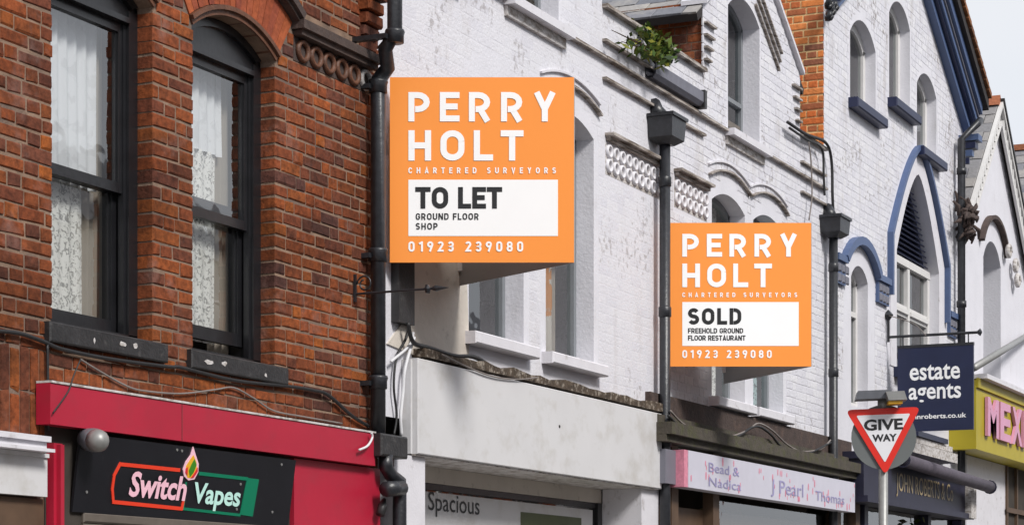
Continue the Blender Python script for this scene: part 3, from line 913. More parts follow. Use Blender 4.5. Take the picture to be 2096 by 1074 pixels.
# lamp on the sign's upper corner
lamp = thing('shop_lamp', 'stubby grey dome lamp above the corner of the black shop sign', 'lamp', pt(170, 905, -.1))
ca, cb = pt(172, 897, -.06), pt(212, 903, -.24)
dv = cb - ca
MB().tube([ca, ca + dv * .12, ca + dv * .55, ca + dv * .58], [.03, .055, .062, .056], 14).build('housing', 'lamp_grey', lamp, True)
MB().tube([ca + dv * .6, ca + dv * .8, ca + dv * .95, cb], [.06, .056, .036, .008], 14).build('dome', 'galv', lamp, True)

# neighbour's white cornice at the far left
nb = thing('neighbour_fascia', 'white moulded timber fascia at the lower left corner beside the crimson pilaster', 'fascia', (8.5, -0.05, 2.4))
z1 = Zp(50, 893, -.13)
xe = W(102, -.12)
MB().box(6, xe, -.13, -.013, z1 - .012, z1 + .016).box(6, xe - .012, -.11, -.013, z1 - .045, z1 - .013).box(6, xe + .01, -.145, -.013, z1 - .062, z1 - .046).build('cornice', 'white_trim', nb)
zb2 = Zp(95, 1016, -.06)
MB().box(6, W(97, -.06), -.06, -.013, zb2, z1 - .063).box(6, W(97, -.06), -.072, -.061, (zb2 + z1) / 2 + .055, z1 - .064).build('panel', 'fascia_white', nb)
MB().box(6, W(90, -.02), -.02, -.013, .12, zb2 - .01).build('stained_timber', 'timber_brown', nb)

# downpipe
XP, YP = W(774, -.085), -.085
dp = thing('downpipe', 'black cast-iron downpipe between the brick house and the white house', 'downpipe', (XP, YP, .12))
xt, yt = W(808, -.26), -.26
zn0, zn1 = Zp(774, 165, YP), Zp(808, 70, -.26)
MB().tube([(XP, YP, Zp(774, 905, YP)), (XP, YP, zn0 - .02), (XP, YP, zn0), (XP + .02, (YP * 2 + yt) / 3, zn0 + .08), (xt - .02, (YP + yt * 2) / 3, zn1 - .09), (xt, yt, zn1), (xt, yt, zn1 + 1.5)], .048, 14).build('pipe', 'iron', dp, True)
for z, x, y in ((Zp(774, 520, YP), XP, YP), (Zp(774, 175, YP), XP, YP), (zn1 - .01, xt, yt), (Zp(774, 780, YP), XP, YP)):
    MB().tube([(x, y, z - .05), (x, y, z - .048), (x, y, z + .0), (x, y, z + .02), (x, y, z + .035)], [.05, .058, .058, .064, .06], 14).build('collar', 'iron', dp, True)
    MB().box(x - .085, x - .04, y + .02, -.001, z - .03, z + .0).build('bracket_ear', 'iron', dp)
MB().bevel_box(W(765, -.1), W(836, -.16), -.16, -.05, Zp(800, 934, -.16), Zp(800, 888, -.16), .012).build('hopper', 'black_dull', dp)
xb, yb = W(818, -.12), -.12
MB().tube([(W(790, -.12), yb, Zp(790, 930, yb)), (W(790, -.12), yb, Zp(790, 955, yb)), (W(800, yb), yb, Zp(800, 972, yb)), (xb, yb, Zp(818, 985, yb)), (xb, yb, Zp(818, 1010, yb)), (xb, yb, .12)], .045, 12).build('lower_pipe', 'iron', dp, True)
MB().tube([pt(790, 1000, -.16), pt(822, 998, -.16)], .05, 12).build('branch_pipe', 'iron', dp, True)
MB().tube([pt(787, 1020, -.1), pt(783, 1034, -.1), pt(778, 1052, -.1)], [.012, .03, .03], 8).build('bulb', 'black_dull', dp, True)


# cables on the brick front
def cable(name, label, pts, r, mat, y, cat='cable', steps=5):
    P = [pt(a, b, y if len(p) == 2 else p[2]) for p in pts for a, b in [p[:2]]]
    path = []
    n = len(P)
    for i in range(n - 1):
        p0, p1, p2, p3 = P[max(0, i - 1)], P[i], P[i + 1], P[min(n - 1, i + 2)]
        for k in range(steps):
            t = k / steps
            path.append(.5 * ((2 * p1) + (-p0 + p2) * t + (2 * p0 - 5 * p1 + 4 * p2 - p3) * t * t + (-p0 + 3 * p1 - 3 * p2 + p3) * t ** 3))
    path.append(P[-1])
    return tag(MB().tube(path, r, 6).build(name, mat, None, True), label, cat)


cable('cable', 'thick black cable running under both black window sills to the downpipe',
      [(-20, 676), (40, 682), (92, 700), (130, 715), (230, 735), (345, 750), (372, 752), (480, 778), (590, 790), (640, 798), (672, 808), (720, 850), (755, 872)], .011, 'cable', -.03)
cable('cable', 'thin black cable dropping from the left sill past the crimson canopy end', [(97, 705), (98, 780), (99, 880)], .008, 'cable', -.03)
cable('cable', 'thin dark wire slanting across the brick to the canopy board', [(165, 735), (150, 770), (140, 800), (108, 845)], .004, 'cable', -.115)
cable('cable', 'thin grey wire sagging across the brickwork below the sills', [(165, 735), (200, 757), (260, 790), (300, 800), (370, 805), (440, 797), (478, 793), (520, 815), (560, 840), (620, 852), (700, 866)], .0055, 'cable_grey', -.022)
cable('cable_loop', 'short white cable loop sticking out beside the drain hopper', [(735, 920), (752, 912), (762, 895), (760, 885)], .008, 'cable_white', -.13)

# scroll bracket with a spear tip
br = thing('sign_bracket', 'wrought iron bracket arm with spear tip beside the downpipe', 'bracket', pt(722, 588))
xw = W(722)
z0 = Zp(722, 600, -.02)
MB().box(xw - .008, xw + .008, -.025, -.009, Zp(722, 618, 0), Zp(722, 562, 0)).build('wall_bar', 'iron', br)
yend = -.66
MB().tube([(xw, -.02, z0), (xw, yend + .1, z0)], .008, 6).build('arm', 'iron', br)
MB().tube([(xw, yend + .14, z0), (xw, yend + .135, z0), (xw, yend + .12, z0), (xw, yend + .11, z0)], [.01, .03, .03, .01], 6).tube([(xw, yend + .1, z0), (xw, yend + .07, z0), (xw, yend - .02, z0)], [.008, .02, .001], 6).build('spear_tip', 'iron', br)
spir = [(xw, -.03 - .055 + .055 * math.cos(t * .45) * (1 - t * .03), z0 + .06 + .055 * math.sin(t * .45) * (1 - t * .03)) for t in range(18)]
MB().tube(spir, .006, 6).build('scroll', 'iron', br, True)

# ================================================================== white houses B and C (a pair)
XB0, XB1, XC1 = 12.5, 17.62, 22.29
ZSTR = 6.12
ZPAR = 6.52
ZS_B, RISE_B, ZSILL_B = 5.43, 0.11, 3.64


def gable_poly(cx, hw, zsh, slope=0.77, top=None):
    return [(cx + hw, ZSTR), (cx + hw, zsh), (cx, zsh + hw * slope), (cx - hw, zsh), (cx - hw, ZSTR)]


def white_house(nm, label, x0, x1, wins, gcx, ghw, gwin, holes_extra, hide, base, proud, joint, bmat):
    t = thing(nm, label, 'house', base)
    zsh, gsl = 7.15, .65
    outer = [(x0, 2.95), (x1, 2.95), (x1, ZPAR), (gcx + ghw, ZPAR), (gcx + ghw, zsh), (gcx, zsh + ghw * gsl), (gcx - ghw, zsh), (gcx - ghw, ZPAR), (x0, ZPAR)]
    holes = [arch_hole(a, b, ZSILL_B, ZS_B - (.14 if a < 14 else 0), RISE_B) for a, b in wins]
    gh = arch_hole(gwin[0], gwin[1], ZSTR + .02, 7.30, .16)
    holes.append(gh)
    wl_ = wall_sheet('wall', outer, holes, 'white', t, 0.0, .17)
    bh = []
    for a, b in wins:
        bh.append(arch_hole(a - .1, b + .1, ZSILL_B - .2, ZS_B + .02, RISE_B + .1))
    bh.append(arch_hole(gwin[0] - .04, gwin[1] + .04, ZSTR - .1, 7.30, .22))
    bh += holes_extra
    pieces('brick', wl_, bmat, x0, x1, 3.3, 8.3, bh, outer, proud=proud, depth=.01, joint=joint, wander=.03, jit=.0015, hide=hide)
    # closed body behind the front
    MB().box(x0, x1, 4.4, 4.5, .12, 6.3).box(x0, x0 + .05, .18, 4.4, .12, 6.3).box(x1 - .05, x1, .18, 4.4, .12, 6.3).box(x0, x1, .18, 4.5, 6.3, 6.36).build('room_walls', 'interior', t)
    MB().box(x0 + .05, x1 - .05, .18, 4.4, 3.0, 3.1).build('floor_slab', 'interior', t)
    # parapet copings and string courses
    for a, b in ((x0, gcx - ghw), (gcx + ghw, x1)):
        MB().box(a + .003, b - .003, -.05, .22, ZPAR, ZPAR + .03).build('coping', 'ledge', t)
        MB().box(a + .003, b - .003, .001, .2, ZPAR - .3, ZPAR - .001).build('parapet_back', 'white', t)
        MB().box(a + .003, b - .003, -.05, -.0, ZSTR - .012, ZSTR + .01).build('string_course', 'ledge', t)
        MB().box(a + .003, b - .003, -.04, -.0, ZSTR - .175, ZSTR - .155).build('string_course', 'ledge', t)
        MB().box(a + .003, b - .003, -.04, -.0, ZSTR + .13, ZSTR + .15).build('string_course', 'ledge', t)
    MB().box(gwin[0] - .1, gwin[1] + .1, -.1, .16, ZSTR - .045, ZSTR + .018).build('window_sill', 'white_trim', t)
    MB().box(gwin[0] - .08, gwin[1] + .08, -.03, -.0, ZSTR - .12, ZSTR - .046).build('sill_dentils', 'dirty_white', t)
    MB().box(gcx - ghw, gwin[0] - .1, -.045, 0, ZSTR - .012, ZSTR + .01).build('string_course', 'ledge', t)
    MB().box(gwin[1] + .1, gcx + ghw, -.045, 0, ZSTR - .012, ZSTR + .01).build('string_course', 'ledge', t)
    # raking mouldings and coping of the gable
    for sgn_ in (-1, 1):
        sx = lambda d: gcx + sgn_ * d
        for off, yy, th_ in ((.0, -.05, .035), (.36, -.03, .016), (.48, -.03, .016), (.60, -.03, .016)):
            if off and sgn_ < 0: continue
            d0 = ghw + .02 if off == 0 else .80 - (off - .36) * .35
            ez_ = lambda d: zsh + (ghw - d) * gsl - off
            a = [(sx(d0), ez_(d0)), (sx(.0), ez_(.0))]
            b = [(p, q + th_ * 1.2) for p, q in a]
            MB().band(a, b, yy, .2 if off == 0 else 0).build('raking_moulding', 'white_trim' if off == 0 else 'ledge', t)
        for k in range(4):
            xk = sx(ghw - .02); wk = .26 - .04 * k
            MB().box(min(xk, xk - sgn_ * wk), max(xk, xk - sgn_ * wk), -.04, 0, zsh - .18 - k * .11, zsh - .18 - k * .11 + .018).build('corbel', 'ledge', t)
    # cross roof behind the gable with brick cheeks
    for sgn_ in (-1, 1):
        xs = gcx + sgn_ * (ghw - .03)
        ck = MB().box(min(xs, xs - sgn_ * .1), max(xs, xs - sgn_ * .1), .004, 4.4, 6.3, zsh + .02).build('cheek_wall', 'mortar', t)
        if sgn_ < 0:
            pieces(
                'brick', ck, 'brick', -3.0, -.006, 6.5, zsh + .02, origin=(xs, 0, 0), right=(0, -1, 0), nmax=60, depth=.02, wander=.05)
        run = Vector((-sgn_ * 1, 0, gsl)).normalized()
        e = Vector((xs + sgn_ * .18, 0, zsh - .13))
        Ls = (ghw + .13) * math.sqrt(1 + gsl ** 2)
        n_ = Vector((sgn_ * gsl, 0, 1)).normalized()
        rb = MB()
        p = [e + Vector((0, .003, 0)), e + Vector((0, 4.4, 0)), e + Vector((0, 4.4, 0)) + run * Ls, e + Vector((0, .003, 0)) + run * Ls]
        rb.add([q for q in p] + [q - n_ * .07 for q in p], [(0, 1, 2, 3) if sgn_ < 0 else (3, 2, 1, 0), (7, 6, 5, 4), (0, 4, 5, 1), (1, 5, 6, 2), (2, 6, 7, 3), (3, 7, 4, 0)])
        rf = rb.build('roof', 'roof_under', t)
        if sgn_ < 0:
            pieces('slate', rf, 'slate', -4.3, -.004, 0, Ls - .02, origin=e, right=(0, -1, 0), up=run, course=.2, joint=.006, lens=(.3,), proud=.022, depth=.018, nmax=120, wander=.04)
    return t, wl_


board1 = (798, 158, 1176, 537)
board2 = (1367, 456, 1661, 750)
WIN_B = [(13.84, 14.76), (15.16, 16.09)]
WIN_C = [(18.84, 19.76), (20.0, 20.92)]
house_b, wall_b = white_house('white_house', 'white painted house front behind the larger orange TO LET board', XB0, XB1, WIN_B, 14.96, 1.30, (14.5, 15.4),
                              [rect(12.5, 13.86, 3.3, 4.45), rect(16.3, 17.6, 5.22, 5.54)], [board1], (15, 0, .12), .0008, .003, 'wbrick_smooth')
house_c, wall_c = white_house('white_house', 'white painted brick house with gable window behind the smaller orange SOLD board', XB1, XC1, WIN_C, 20.03, 1.43, (19.28, 20.19),
                              [rect(17.85, 18.72, 5.2, 5.54)], [board2], (20, 0, .12), .0034, .010, 'wbrick')


def plain_window(t, x0, x1, z0, zs, rise, yf, frame, glass, fw=.06, rail=None, mull=None, name='window'):
    w = MB()
    out = arch_hole(x0 + .001, x1 - .001, z0, zs, rise) if rise else rect(x0 + .001, x1 - .001, z0, zs)
    if rise:
        cx, cz, r, an = seg_arch(x0, x1, zs, rise)
        w.band(arc(cx, cz, r - fw, -an * .98, an * .98, 10), arc(cx, cz, r - .001, -an * .98, an * .98, 10), yf, yf + .06)
        top = zs
    else:
        w.box(x0 + .001, x1 - .001, yf, yf + .06, zs - fw, zs); top = zs - fw
    w.box(x0 + .001, x0 + fw, yf, yf + .06, z0, top).box(x1 - fw, x1 - .001, yf, yf + .06, z0, top)
    w.box(x0 + fw, x1 - fw, yf, yf + .06, z0, z0 + fw)
    if rail: w.box(x0 + fw, x1 - fw, yf - .01, yf + .06, rail - fw * .4, rail + fw * .4)
    if mull:
        for mx in mull: w.box(mx - .025, mx + .025, yf + .005, yf + .055, z0 + fw, top)
    win = w.build(name, frame, t)
    pb = MB(); n = len(out)
    pb.add([(x, yf + .03, z) for x, z in out], [tuple(tr) for tr in tessellate_polygon([[Vector((x, z, 0)) for x, z in out]])])
    pb.build('pane', glass, win)
    return win


def hood(t, x0, x1, zs, rise, mat, thick=.05, yy=-.05, gap=.12, name='hood_mould', drop=.1):
    cx, cz, r, an = seg_arch(x0, x1, zs, rise)
    m = MB().band(arc(cx, cz, r + gap, -an, an, 14), arc(cx, cz, r + gap + thick, -an, an, 14), yy, 0)
    o = m.build(name, mat, t)
    return o


for t, wins, off in ((house_b, WIN_B, 0), (house_c, WIN_C, 0)):
    for k, (a, b) in enumerate(wins):
        plain_window(t, a, b, ZSILL_B, ZS_B - (.14 if a < 14 else 0), RISE_B, .15, 'timber_grey', 'glass', .05, rail=4.55)
        MB().bevel_box(a - .08, b + .08, -.10, .16, ZSILL_B - .09, ZSILL_B - .002, .01).build('window_sill', 'white_trim', t)
        if t is house_b and k == 0: continue
        hood(t, a - .1, b + .1, ZS_B + .2, .11, 'ledge', .016, -.04, .0)
        hood(t, a - .11, b + .11, ZS_B + .29, .10, 'white_trim', .016, -.022, .0)
plain_window(house_b, 14.5, 15.4, ZSTR + .02, 7.3, .16, .15, 'timber_grey', 'glass', .05, rail=6.7)
plain_window(house_c, 19.28, 20.19, ZSTR + .02, 7.3, .16, .17, 'timber_grey', 'glass_dark', .05, rail=6.55, mull=(19.74,))
curtain('lace_curtain', 'pale lace sheet put in for the whitish reflection on the window mostly hidden by the SOLD board', 'lace', 18.9, 19.72, 3.7, 5.5, .27, .01, seed=21)  # pale sheet added to imitate the whitish reflection on this glass
curtain('lace_curtain', 'pale teal lace curtain behind the window below the right end of the SOLD board', 'lace_teal', 20.05, 20.88, 3.7, 5.5, .27, .01, seed=22)
curtain('roller_blind', 'plain pale blind in the window below the right end of the TO LET board', 'drape', 15.62, 16.0, 3.7, 5.5, .3, .004, seed=23, cat='blind')
# ring friezes beside the windows
ring_w = ring_me.copy(); ring_w.materials[0] = M['white_trim']
for t, x0, x1 in ((house_b, 16.32, 17.56), (house_c, 17.87, 18.72)):
    MB().box(x0, x1, -.08, 0, 5.505, 5.53).box(x0 + .02, x1 - .02, -.04, 0, 5.47, 5.503).build('label_moulding', 'ledge', t)
    f = MB().box(x0 + .01, x1 - .01, -.002, .02, 5.2, 5.453).build('ring_frieze', 'dirty_white', t)
    n = int((x1 - x0) / .128)
    for rrow in range(2):
        for i in range(n):
            o = link('ring', ring_w, f); o.location = (x0 + .07 + i * (x1 - x0 - .14) / max(1, n - 1), -.008, 5.39 - rrow * .115); o.scale = (.82, 1, .82)
# weathered render and flashing above house B's fascia
poly = [(12.62, 3.42), (13.3, 3.36), (13.82, 3.32), (13.82, 3.6), (13.79, 4.0), (13.82, 4.6), (13.1, 4.62), (13.0, 4.3), (12.98, 3.7)]
MB().prism(poly, -.012, 0).build('render_patch', 'render', house_b)
MB().box(W(814, -.05), W(846, -.05), -.06, -.002, Zp(830, 664, -.03), 4.9).build('slate_hanging_strip', 'black_dull', house_b)
flx = [(x, 3.405 + random.uniform(-.012, .02)) for x in [12.98 + i * .155 for i in range(30)]]
MB().band([(x, 3.372) for x, z in flx], [(x, z + .02) for x, z in flx], -.10, 0).build('flashing', 'grime', house_b)

# fascia and shop front of house B
sb = thing('empty_shop_front', 'white empty shop front with blank white fascia box under the TO LET board', 'shop front', (15.2, -0.1, .12))
YF = -.11
xf0, xf1 = W(856, YF), W(1355, YF)
zft, zfb = Zp(1100, 788, YF), Zp(1100, 963, YF)
MB().bevel_box(xf0, xf1, YF, -.002, zfb, zft, .006).box(xf0 - .03, xf0 - .004, YF + .04, -.003, zfb, zft - .01).build('fascia_box', 'fascia_white', sb)
mb = MB(); disc(mb, (W(1145, YF), YF, Zp(1145, 872, YF)), XR, ZU, .012, 8, .004); mb.build('screw_hole', 'black_dull', sb)
MB().box(12.62, W(870, -.06), -.06, .3, .12, zfb - .012).build('pilaster', 'white_trim', sb)
MB().box(W(1313, -.05), W(1349, -.05), -.05, .3, .12, zfb - .012).build('pilaster', 'white_trim', sb)
MB().box(xf0, xf1 - .02, YF + .02, .42, zfb - .01, zfb - .0015).build('soffit', 'dirty_white', sb)
YG = .34
xg0, xg1 = W(870, -.06), W(1215, YG)
zgt = Zp(950, 1000, YG)
MB().box(xg0, W(1313, -.05), YG - .03, YG + .02, zgt + .012, zfb - .012).build('transom_board', 'render', sb)
MB().box(xg0, xg1, YG - .02, YG + .02, zgt - .035, zgt + .01).box(xg1, xg1 + .09, YG - .04, YG + .03, .12, zgt + .01).build('window_frame', 'black', sb)
MB().box(xg1 + .092, W(1313, -.05), YG - .06, YG, .12, zgt + .01).build('return_panel', 'white_trim', sb)
MB().add([(xg0, YG, .6), (xg1, YG, .6), (xg1, YG, zgt - .036), (xg0, YG, zgt - .036)], [(0, 1, 2, 3)]).build('pane', 'glass', sb)
MB().box(xg0, xg1, YG - .02, YG + .05, .12, .6).build('stall_riser', 'white_trim', sb)
ps = thing('window_poster', 'white letting poster reading Spacious inside the empty shop window', 'poster', (14.2, YG + .05, 1.2))
MB().box(xg0 + .02, xg1 - .05, YG - .012, YG - .006, .9, zgt - .05).build('sheet', 'fascia_white', ps)
a = Vector((W(876, YG - .012), YG - .012, Zp(876, 1055, YG - .012)))
lettering('Spacious', ps, 'ink', a, XR, ZU, W(981, YG - .012) - a.x, .175, bold=.004)
MB().box(W(1066, YG - .014), W(1190, YG - .014), YG - .0145, YG - .0122, 1.2, Zp(1130, 1053, YG - .014)).build('photo_print', 'olive', ps)

# tangle of cables left of the fascia
for i, (lab, pts, r, mt, y) in enumerate([
    ('white cable hanging in the tangle left of the blank fascia, nearest the fascia', [(848, 690), (838, 720), (828, 760), (825, 800), (820, 850), (822, 890)], .012, 'cable_white', -.05),
    ('white cable crossing the tangle beside the downpipe', [(800, 740), (812, 730), (830, 715), (842, 700), (846, 680)], .010, 'cable_white', -.04),
    ('black cable looping down beside the cable tangle by the downpipe', [(840, 650), (832, 690), (812, 730), (806, 790), (812, 850), (806, 890)], .009, 'cable', -.03),
    ('thick black bundle of cable along the top of the blank white fascia', [(835, 660), (846, 700), (880, 712), (930, 728), (970, 730), (1010, 752), (1060, 770), (1110, 778), (1180, 797), (1260, 815), (1352, 838)], .016, 'cable', -.08),
    ('thin grey cable sagging over the top edge of the blank white fascia', [(905, 725), (960, 752), (1010, 770), (1060, 776), (1100, 772)], .006, 'cable_grey', -.125)]):
    cable('cable', lab, pts, r, mt, y)

# ------------------------------------------------------------------ parapet shrub, gutter trough
plant = thing('wall_shrub', 'small green shrub growing out of the parapet between the two white gables', 'plant', pt(1340, 130, -.02))
base = pt(1340, 128, -.03)
mb = MB(); lf = MB(); rnd = random.Random(11)
ends = [pt(*e) for e in ((1252, 62, -.12), (1272, 85, -.1), (1290, 78, -.15), (1318, 68, -.1), (1332, 62, -.1), (1352, 90, -.12), (1362, 105, -.1), (1310, 100, -.2), (1350, 122, -.2))]
for e in ends:
    mid = (base + e) / 2 + Vector((0, -.05, .02))
    mb.tube([base, mid, e], [.012, .008, .003], 5)
    dense = 12 if e.x < pt(1280, 80, -.1).x else 48
    for k in range(dense):
        t = rnd.uniform(.35, 1.0) if dense > 5 else rnd.uniform(.2, .6)
        c = base.lerp(mid, t * 2) if t < .5 else mid.lerp(e, t * 2 - 1)
        c = c + Vector([rnd.gauss(0, .045) for _ in range(3)])
        a = Vector([rnd.gauss(0, 1) for _ in range(3)]).normalized(); b = a.cross(Vector([rnd.gauss(0, 1) for _ in range(3)])).normalized()
        L = rnd.uniform(.03, .06)
        lf.add([c - a * L, c + b * L * .4, c + a * L, c - b * L * .4], [(0, 1, 2, 3)])
mb.build('stem', 'twig', plant); lf.build('foliage', 'leaf', plant)['kind'] = 'stuff'
g = thing('gutter_trough', 'short grey lead gutter trough on the white parapet below the shrub', 'gutter', pt(1390, 180, -.1))
gx0, gx1 = W(1338, -.08), W(1436, -.08)
gz = Zp(1390, 172, -.08)
gb = MB(); prof = [(-.002, .06), (-.002, -.05), (-.03, -.075), (-.07, -.075), (-.1, -.04), (-.1, .05), (-.09, .05), (-.085, -.035), (-.06, -.06), (-.03, -.06), (-.012, -.04), (-.012, .06)]
n = len(prof)
gb.add([(gx0, y, gz + z) for y, z in prof] + [(gx1, y, gz + z) for y, z in prof], [(i, i + n, (i + 1) % n + n, (i + 1) % n) for i in range(n)])
gb.build('trough', 'lead', g)
MB().box(gx1 + .001, gx1 + .06, -.11, -.002, gz - .09, gz + .07).build('stop_end', 'black_dull', g)


# ------------------------------------------------------------------ hoppers and pipes between the white houses
def hopper_pipe(label, px, ytop, ybot, y=-.1, w=.34, spout=None, dwn=None):
    t = thing('downpipe', label, 'downpipe', (W(px, y), y, .12))
    x = W(px, y)
    z0, z1 = Zp(px, ybot, y), Zp(px, ytop, y)
    mb = MB()
    ww = w / 2
    mb.add([(x - ww, y - .13, z1), (x + ww, y - .13, z1), (x + ww, y + .09, z1), (x - ww, y + .09, z1),
            (x - ww * .9, y - .12, z0 + .05), (x + ww * .9, y - .12, z0 + .05), (x + ww * .9, y + .09, z0 + .05), (x - ww * .9, y + .09, z0 + .05),
            (x - ww * .4, y - .06, z0), (x + ww * .4, y - .06, z0), (x + ww * .4, y + .05, z0), (x - ww * .4, y + .05, z0)],
           [(3, 2, 1, 0), (0, 1, 5, 4), (1, 2, 6, 5), (2, 3, 7, 6), (3, 0, 4, 7), (4, 5, 9, 8), (5, 6, 10, 9), (6, 7, 11, 10), (7, 4, 8, 11), (8, 9, 10, 11)])
    mb.build('hopper_head', 'iron', t)
    MB().box(x - ww - .015, x + ww + .015, y - .145, y + .095, z1 + .0015, z1 + .03).build('hopper_rim', 'iron', t)
    MB().tube([(x, y, z0 + .02), (x, y, .12)], .047, 12).build('pipe', 'iron', t, True)
    for k in range(3):
        zz = z0 - .35 - k * 1.1
        MB().tube([(x, y, zz), (x, y, zz + .005), (x, y, zz + .08), (x, y, zz + .09)], [.048, .055, .055, .048], 12).build('collar', 'iron', t, True)
    if spout:
        MB().tube([pt(*spout[0]), pt(*spout[1]), (x, y, z1 + .02)], [.06, .06, .05], 8).build('spout', 'iron', t, True)
    return t


hopper_pipe('black hopper and downpipe between the two white gabled houses, left of the SOLD board', 1361, 246, 298, -.1, .33, ((1337, 212, -.0), (1345, 228, -.05)))
hopper_pipe('black hopper and downpipe right of the SOLD board at the foot of the cables', 1706, 450, 488, -.1, .36, ((1692, 425, -.02), (1700, 440, -.08)))

# ------------------------------------------------------------------ shop of house C
sc = thing('beauty_shop_front', 'dark shop front with mossy cornice under the SOLD board', 'shop front', (20, -.1, .12))
Yc = -.2
xc0, xc1 = W(1364, Yc), W(1772, Yc)
zct = Zp(1570, 908, Yc)
MB().box(xc0, xc1, Yc - .05, -.002, zct - .10, zct).box(xc0, xc1, Yc, -.002, zct - .16, zct - .102).box(xc0 + .02, xc1 - .02, -.12, -.002, zct + .002, zct + .07).build('cornice', 'moss', sc)
MB().box(xc0 + .02, xc1 - .02, -.05, -.002, zct + .072, zct + .26).build('lead_flashing', 'stone_dark', sc)
MB().box(xc0, xc1, -.1, -.002, .12, zct - .162).build('front_backing', 'interior_dark', sc) if False else None
MB().box(W(1362, -.16), W(1408, -.16), -.16, -.004, Zp(1385, 991, -.16), Zp(1385, 922, -.16)).build('meter_box', 'grey_box', sc)
for px in (1375, 1460, 1712, 1752):
    MB().box(W(px, -.1), W(px, -.1) + .16, -.1, .0, .12, zct - .165).build('pilaster', 'timber_brown', sc)
MB().add([(W(1460, -.03), -.03, .6), (W(1712, -.03), -.03, .6), (W(1712, -.03), -.03, 2.7), (W(1460, -.03), -.03, 2.7)], [(0, 1, 2, 3)]).build('pane', 'glass', sc)
MB().box(xc0, xc1, -.001, .0, 2.28, 2.6).build('transom', 'timber_brown', sc)
MB().box(xc0 + .05, xc1 - .05, .9, .95, .12, 3.0).build('shop_back_wall', 'interior_dark', sc)
rnd = random.Random(5)
for i in range(34):
    x = rnd.uniform(W(1470), W(1705)); s_ = rnd.uniform(.08, .22)
    MB().bevel_box(x, x + s_, .3, .45, 2.0 + rnd.uniform(-.4, .4), 2.25 + rnd.uniform(-.2, .45), .02).build('display_goods', 'goods', sc)
bs = thing('beauty_sign', 'pale lilac sign with pink petals and script under the mossy cornice', 'sign', (21, -.25, 2.8))
Ys = -.24
bx0, bx1 = W(1409, Ys), W(1750, Ys)
bz0, bz1 = Zp(1580, 1020, Ys) - .01, Zp(1580, 954, Ys)
MB().box(bx0, bx1, Ys, -.1, bz0, bz1).build('panel', 'sign_pale', bs)
MB().box(bx0 - .09, bx0 - .002, Ys + .004, -.1, bz0, bz1).build('pink_end', 'petal', bs)
bh = bz1 - bz0
rnd = random.Random(9)
for i in range(58):
    fx, fz = rnd.random(), rnd.uniform(.12, .9)
    r = rnd.uniform(.016, .032)
    pts = [(r * .6 * math.cos(k * .785 + .3), r * 1.3 * math.sin(k * .785 + .3)) for k in range(8)]
    mb = MB(); plate(mb, pts, (bx0 + fx * (bx1 - bx0), Ys, bz0 + fz * bh), XR, ZU, .0004, .0012 + i * .00002); mb.build('petal', 'petal', bs)
for txt, fx, fz, fw, fh in (('Bead &', .1, .52, .16, .3), ('Nadica', .1, .12, .17, .3), ('J Pearl', .44, .1, .2, .62), ('Thomas', .72, .2, .2, .36)):
    lettering(txt, bs, 'lilac', (bx0 + fx * (bx1 - bx0), Ys, bz0 + fz * bh), XR, ZU, fw * (bx1 - bx0), fh * bh * .85, shear=.0, lift=.004, bold=.0)
for lab, pts, r, mt in (('grey cable sagging in two swags over the mossy cornice', [(1372, 840), (1400, 868), (1440, 885), (1490, 893), (1530, 880), (1552, 866), (1580, 880), (1610, 908), (1640, 923), (1680, 918), (1700, 900)], .009, 'cable_grey'),
                        ('thick black cable sagging in two swags over the mossy cornice', [(1368, 850), (1398, 878), (1440, 890), (1500, 896), (1545, 872), (1575, 886), (1605, 918), (1650, 928), (1700, 905)], .012, 'cable')):
    cable('cable', lab, pts, r, mt, -.16)
for lab, pts, r in (('black cable arching from the parapet down to the right-hand hopper', [(1612, 250), (1650, 275), (1690, 292), (1702, 330), (1704, 400), (1706, 440)], .016),
                    ('black cable just below the parapet cable near the right-hand hopper', [(1616, 262), (1650, 285), (1682, 305), (1686, 360), (1688, 400)], .013),
                    ('thin grey cable dropping down the painted brick left of the right-hand hopper', [(1655, 290), (1660, 330), (1662, 400), (1656, 450)], .008)):
    cable('cable', lab, pts, r, 'cable' if 'black' in lab else 'cable_grey', -.07)

# ================================================================== gabled house D
XD0, XD1 = XC1, 28.42
DCX, DEAVE, DSL = 25.36, 8.05, .585
house_d = thing('gabled_house', 'tall white gabled house with slate-blue trim and pointed arch window', 'house', (25.3, 0, .12))
outer = [(XD0, 3.2), (XD1, 3.2), (XD1, DEAVE + .2), (DCX, DEAVE + .2 + (XD1 - DCX) * DSL), (XD0, DEAVE + .2)]
d_up = [(23.26, 24.28, 7.28, 8.02, .22), (24.85, 25.78, 7.62, 8.62, .22), (26.10, 27.05, 7.30, 8.08, .2)]
holes = [arch_hole(a, b, z0, zs, r) for a, b, z0, zs, r in d_up]
PCX, PHW, PZ0, PZS, PZT = 26.14, 1.0, 4.55, 5.92, 6.98


def pointed(cx, hw, z0, zs, zt, n=10):
    h = zt - zs
    right = [(cx + hw * (1 - i / n), zs + h * (1 - (1 - i / n) ** 1.5)) for i in range(n + 1)]
    left = [(2 * cx - x, z) for x, z in reversed(right[:-1])]
    return [(cx - hw, z0), (cx + hw, z0)] + right + left


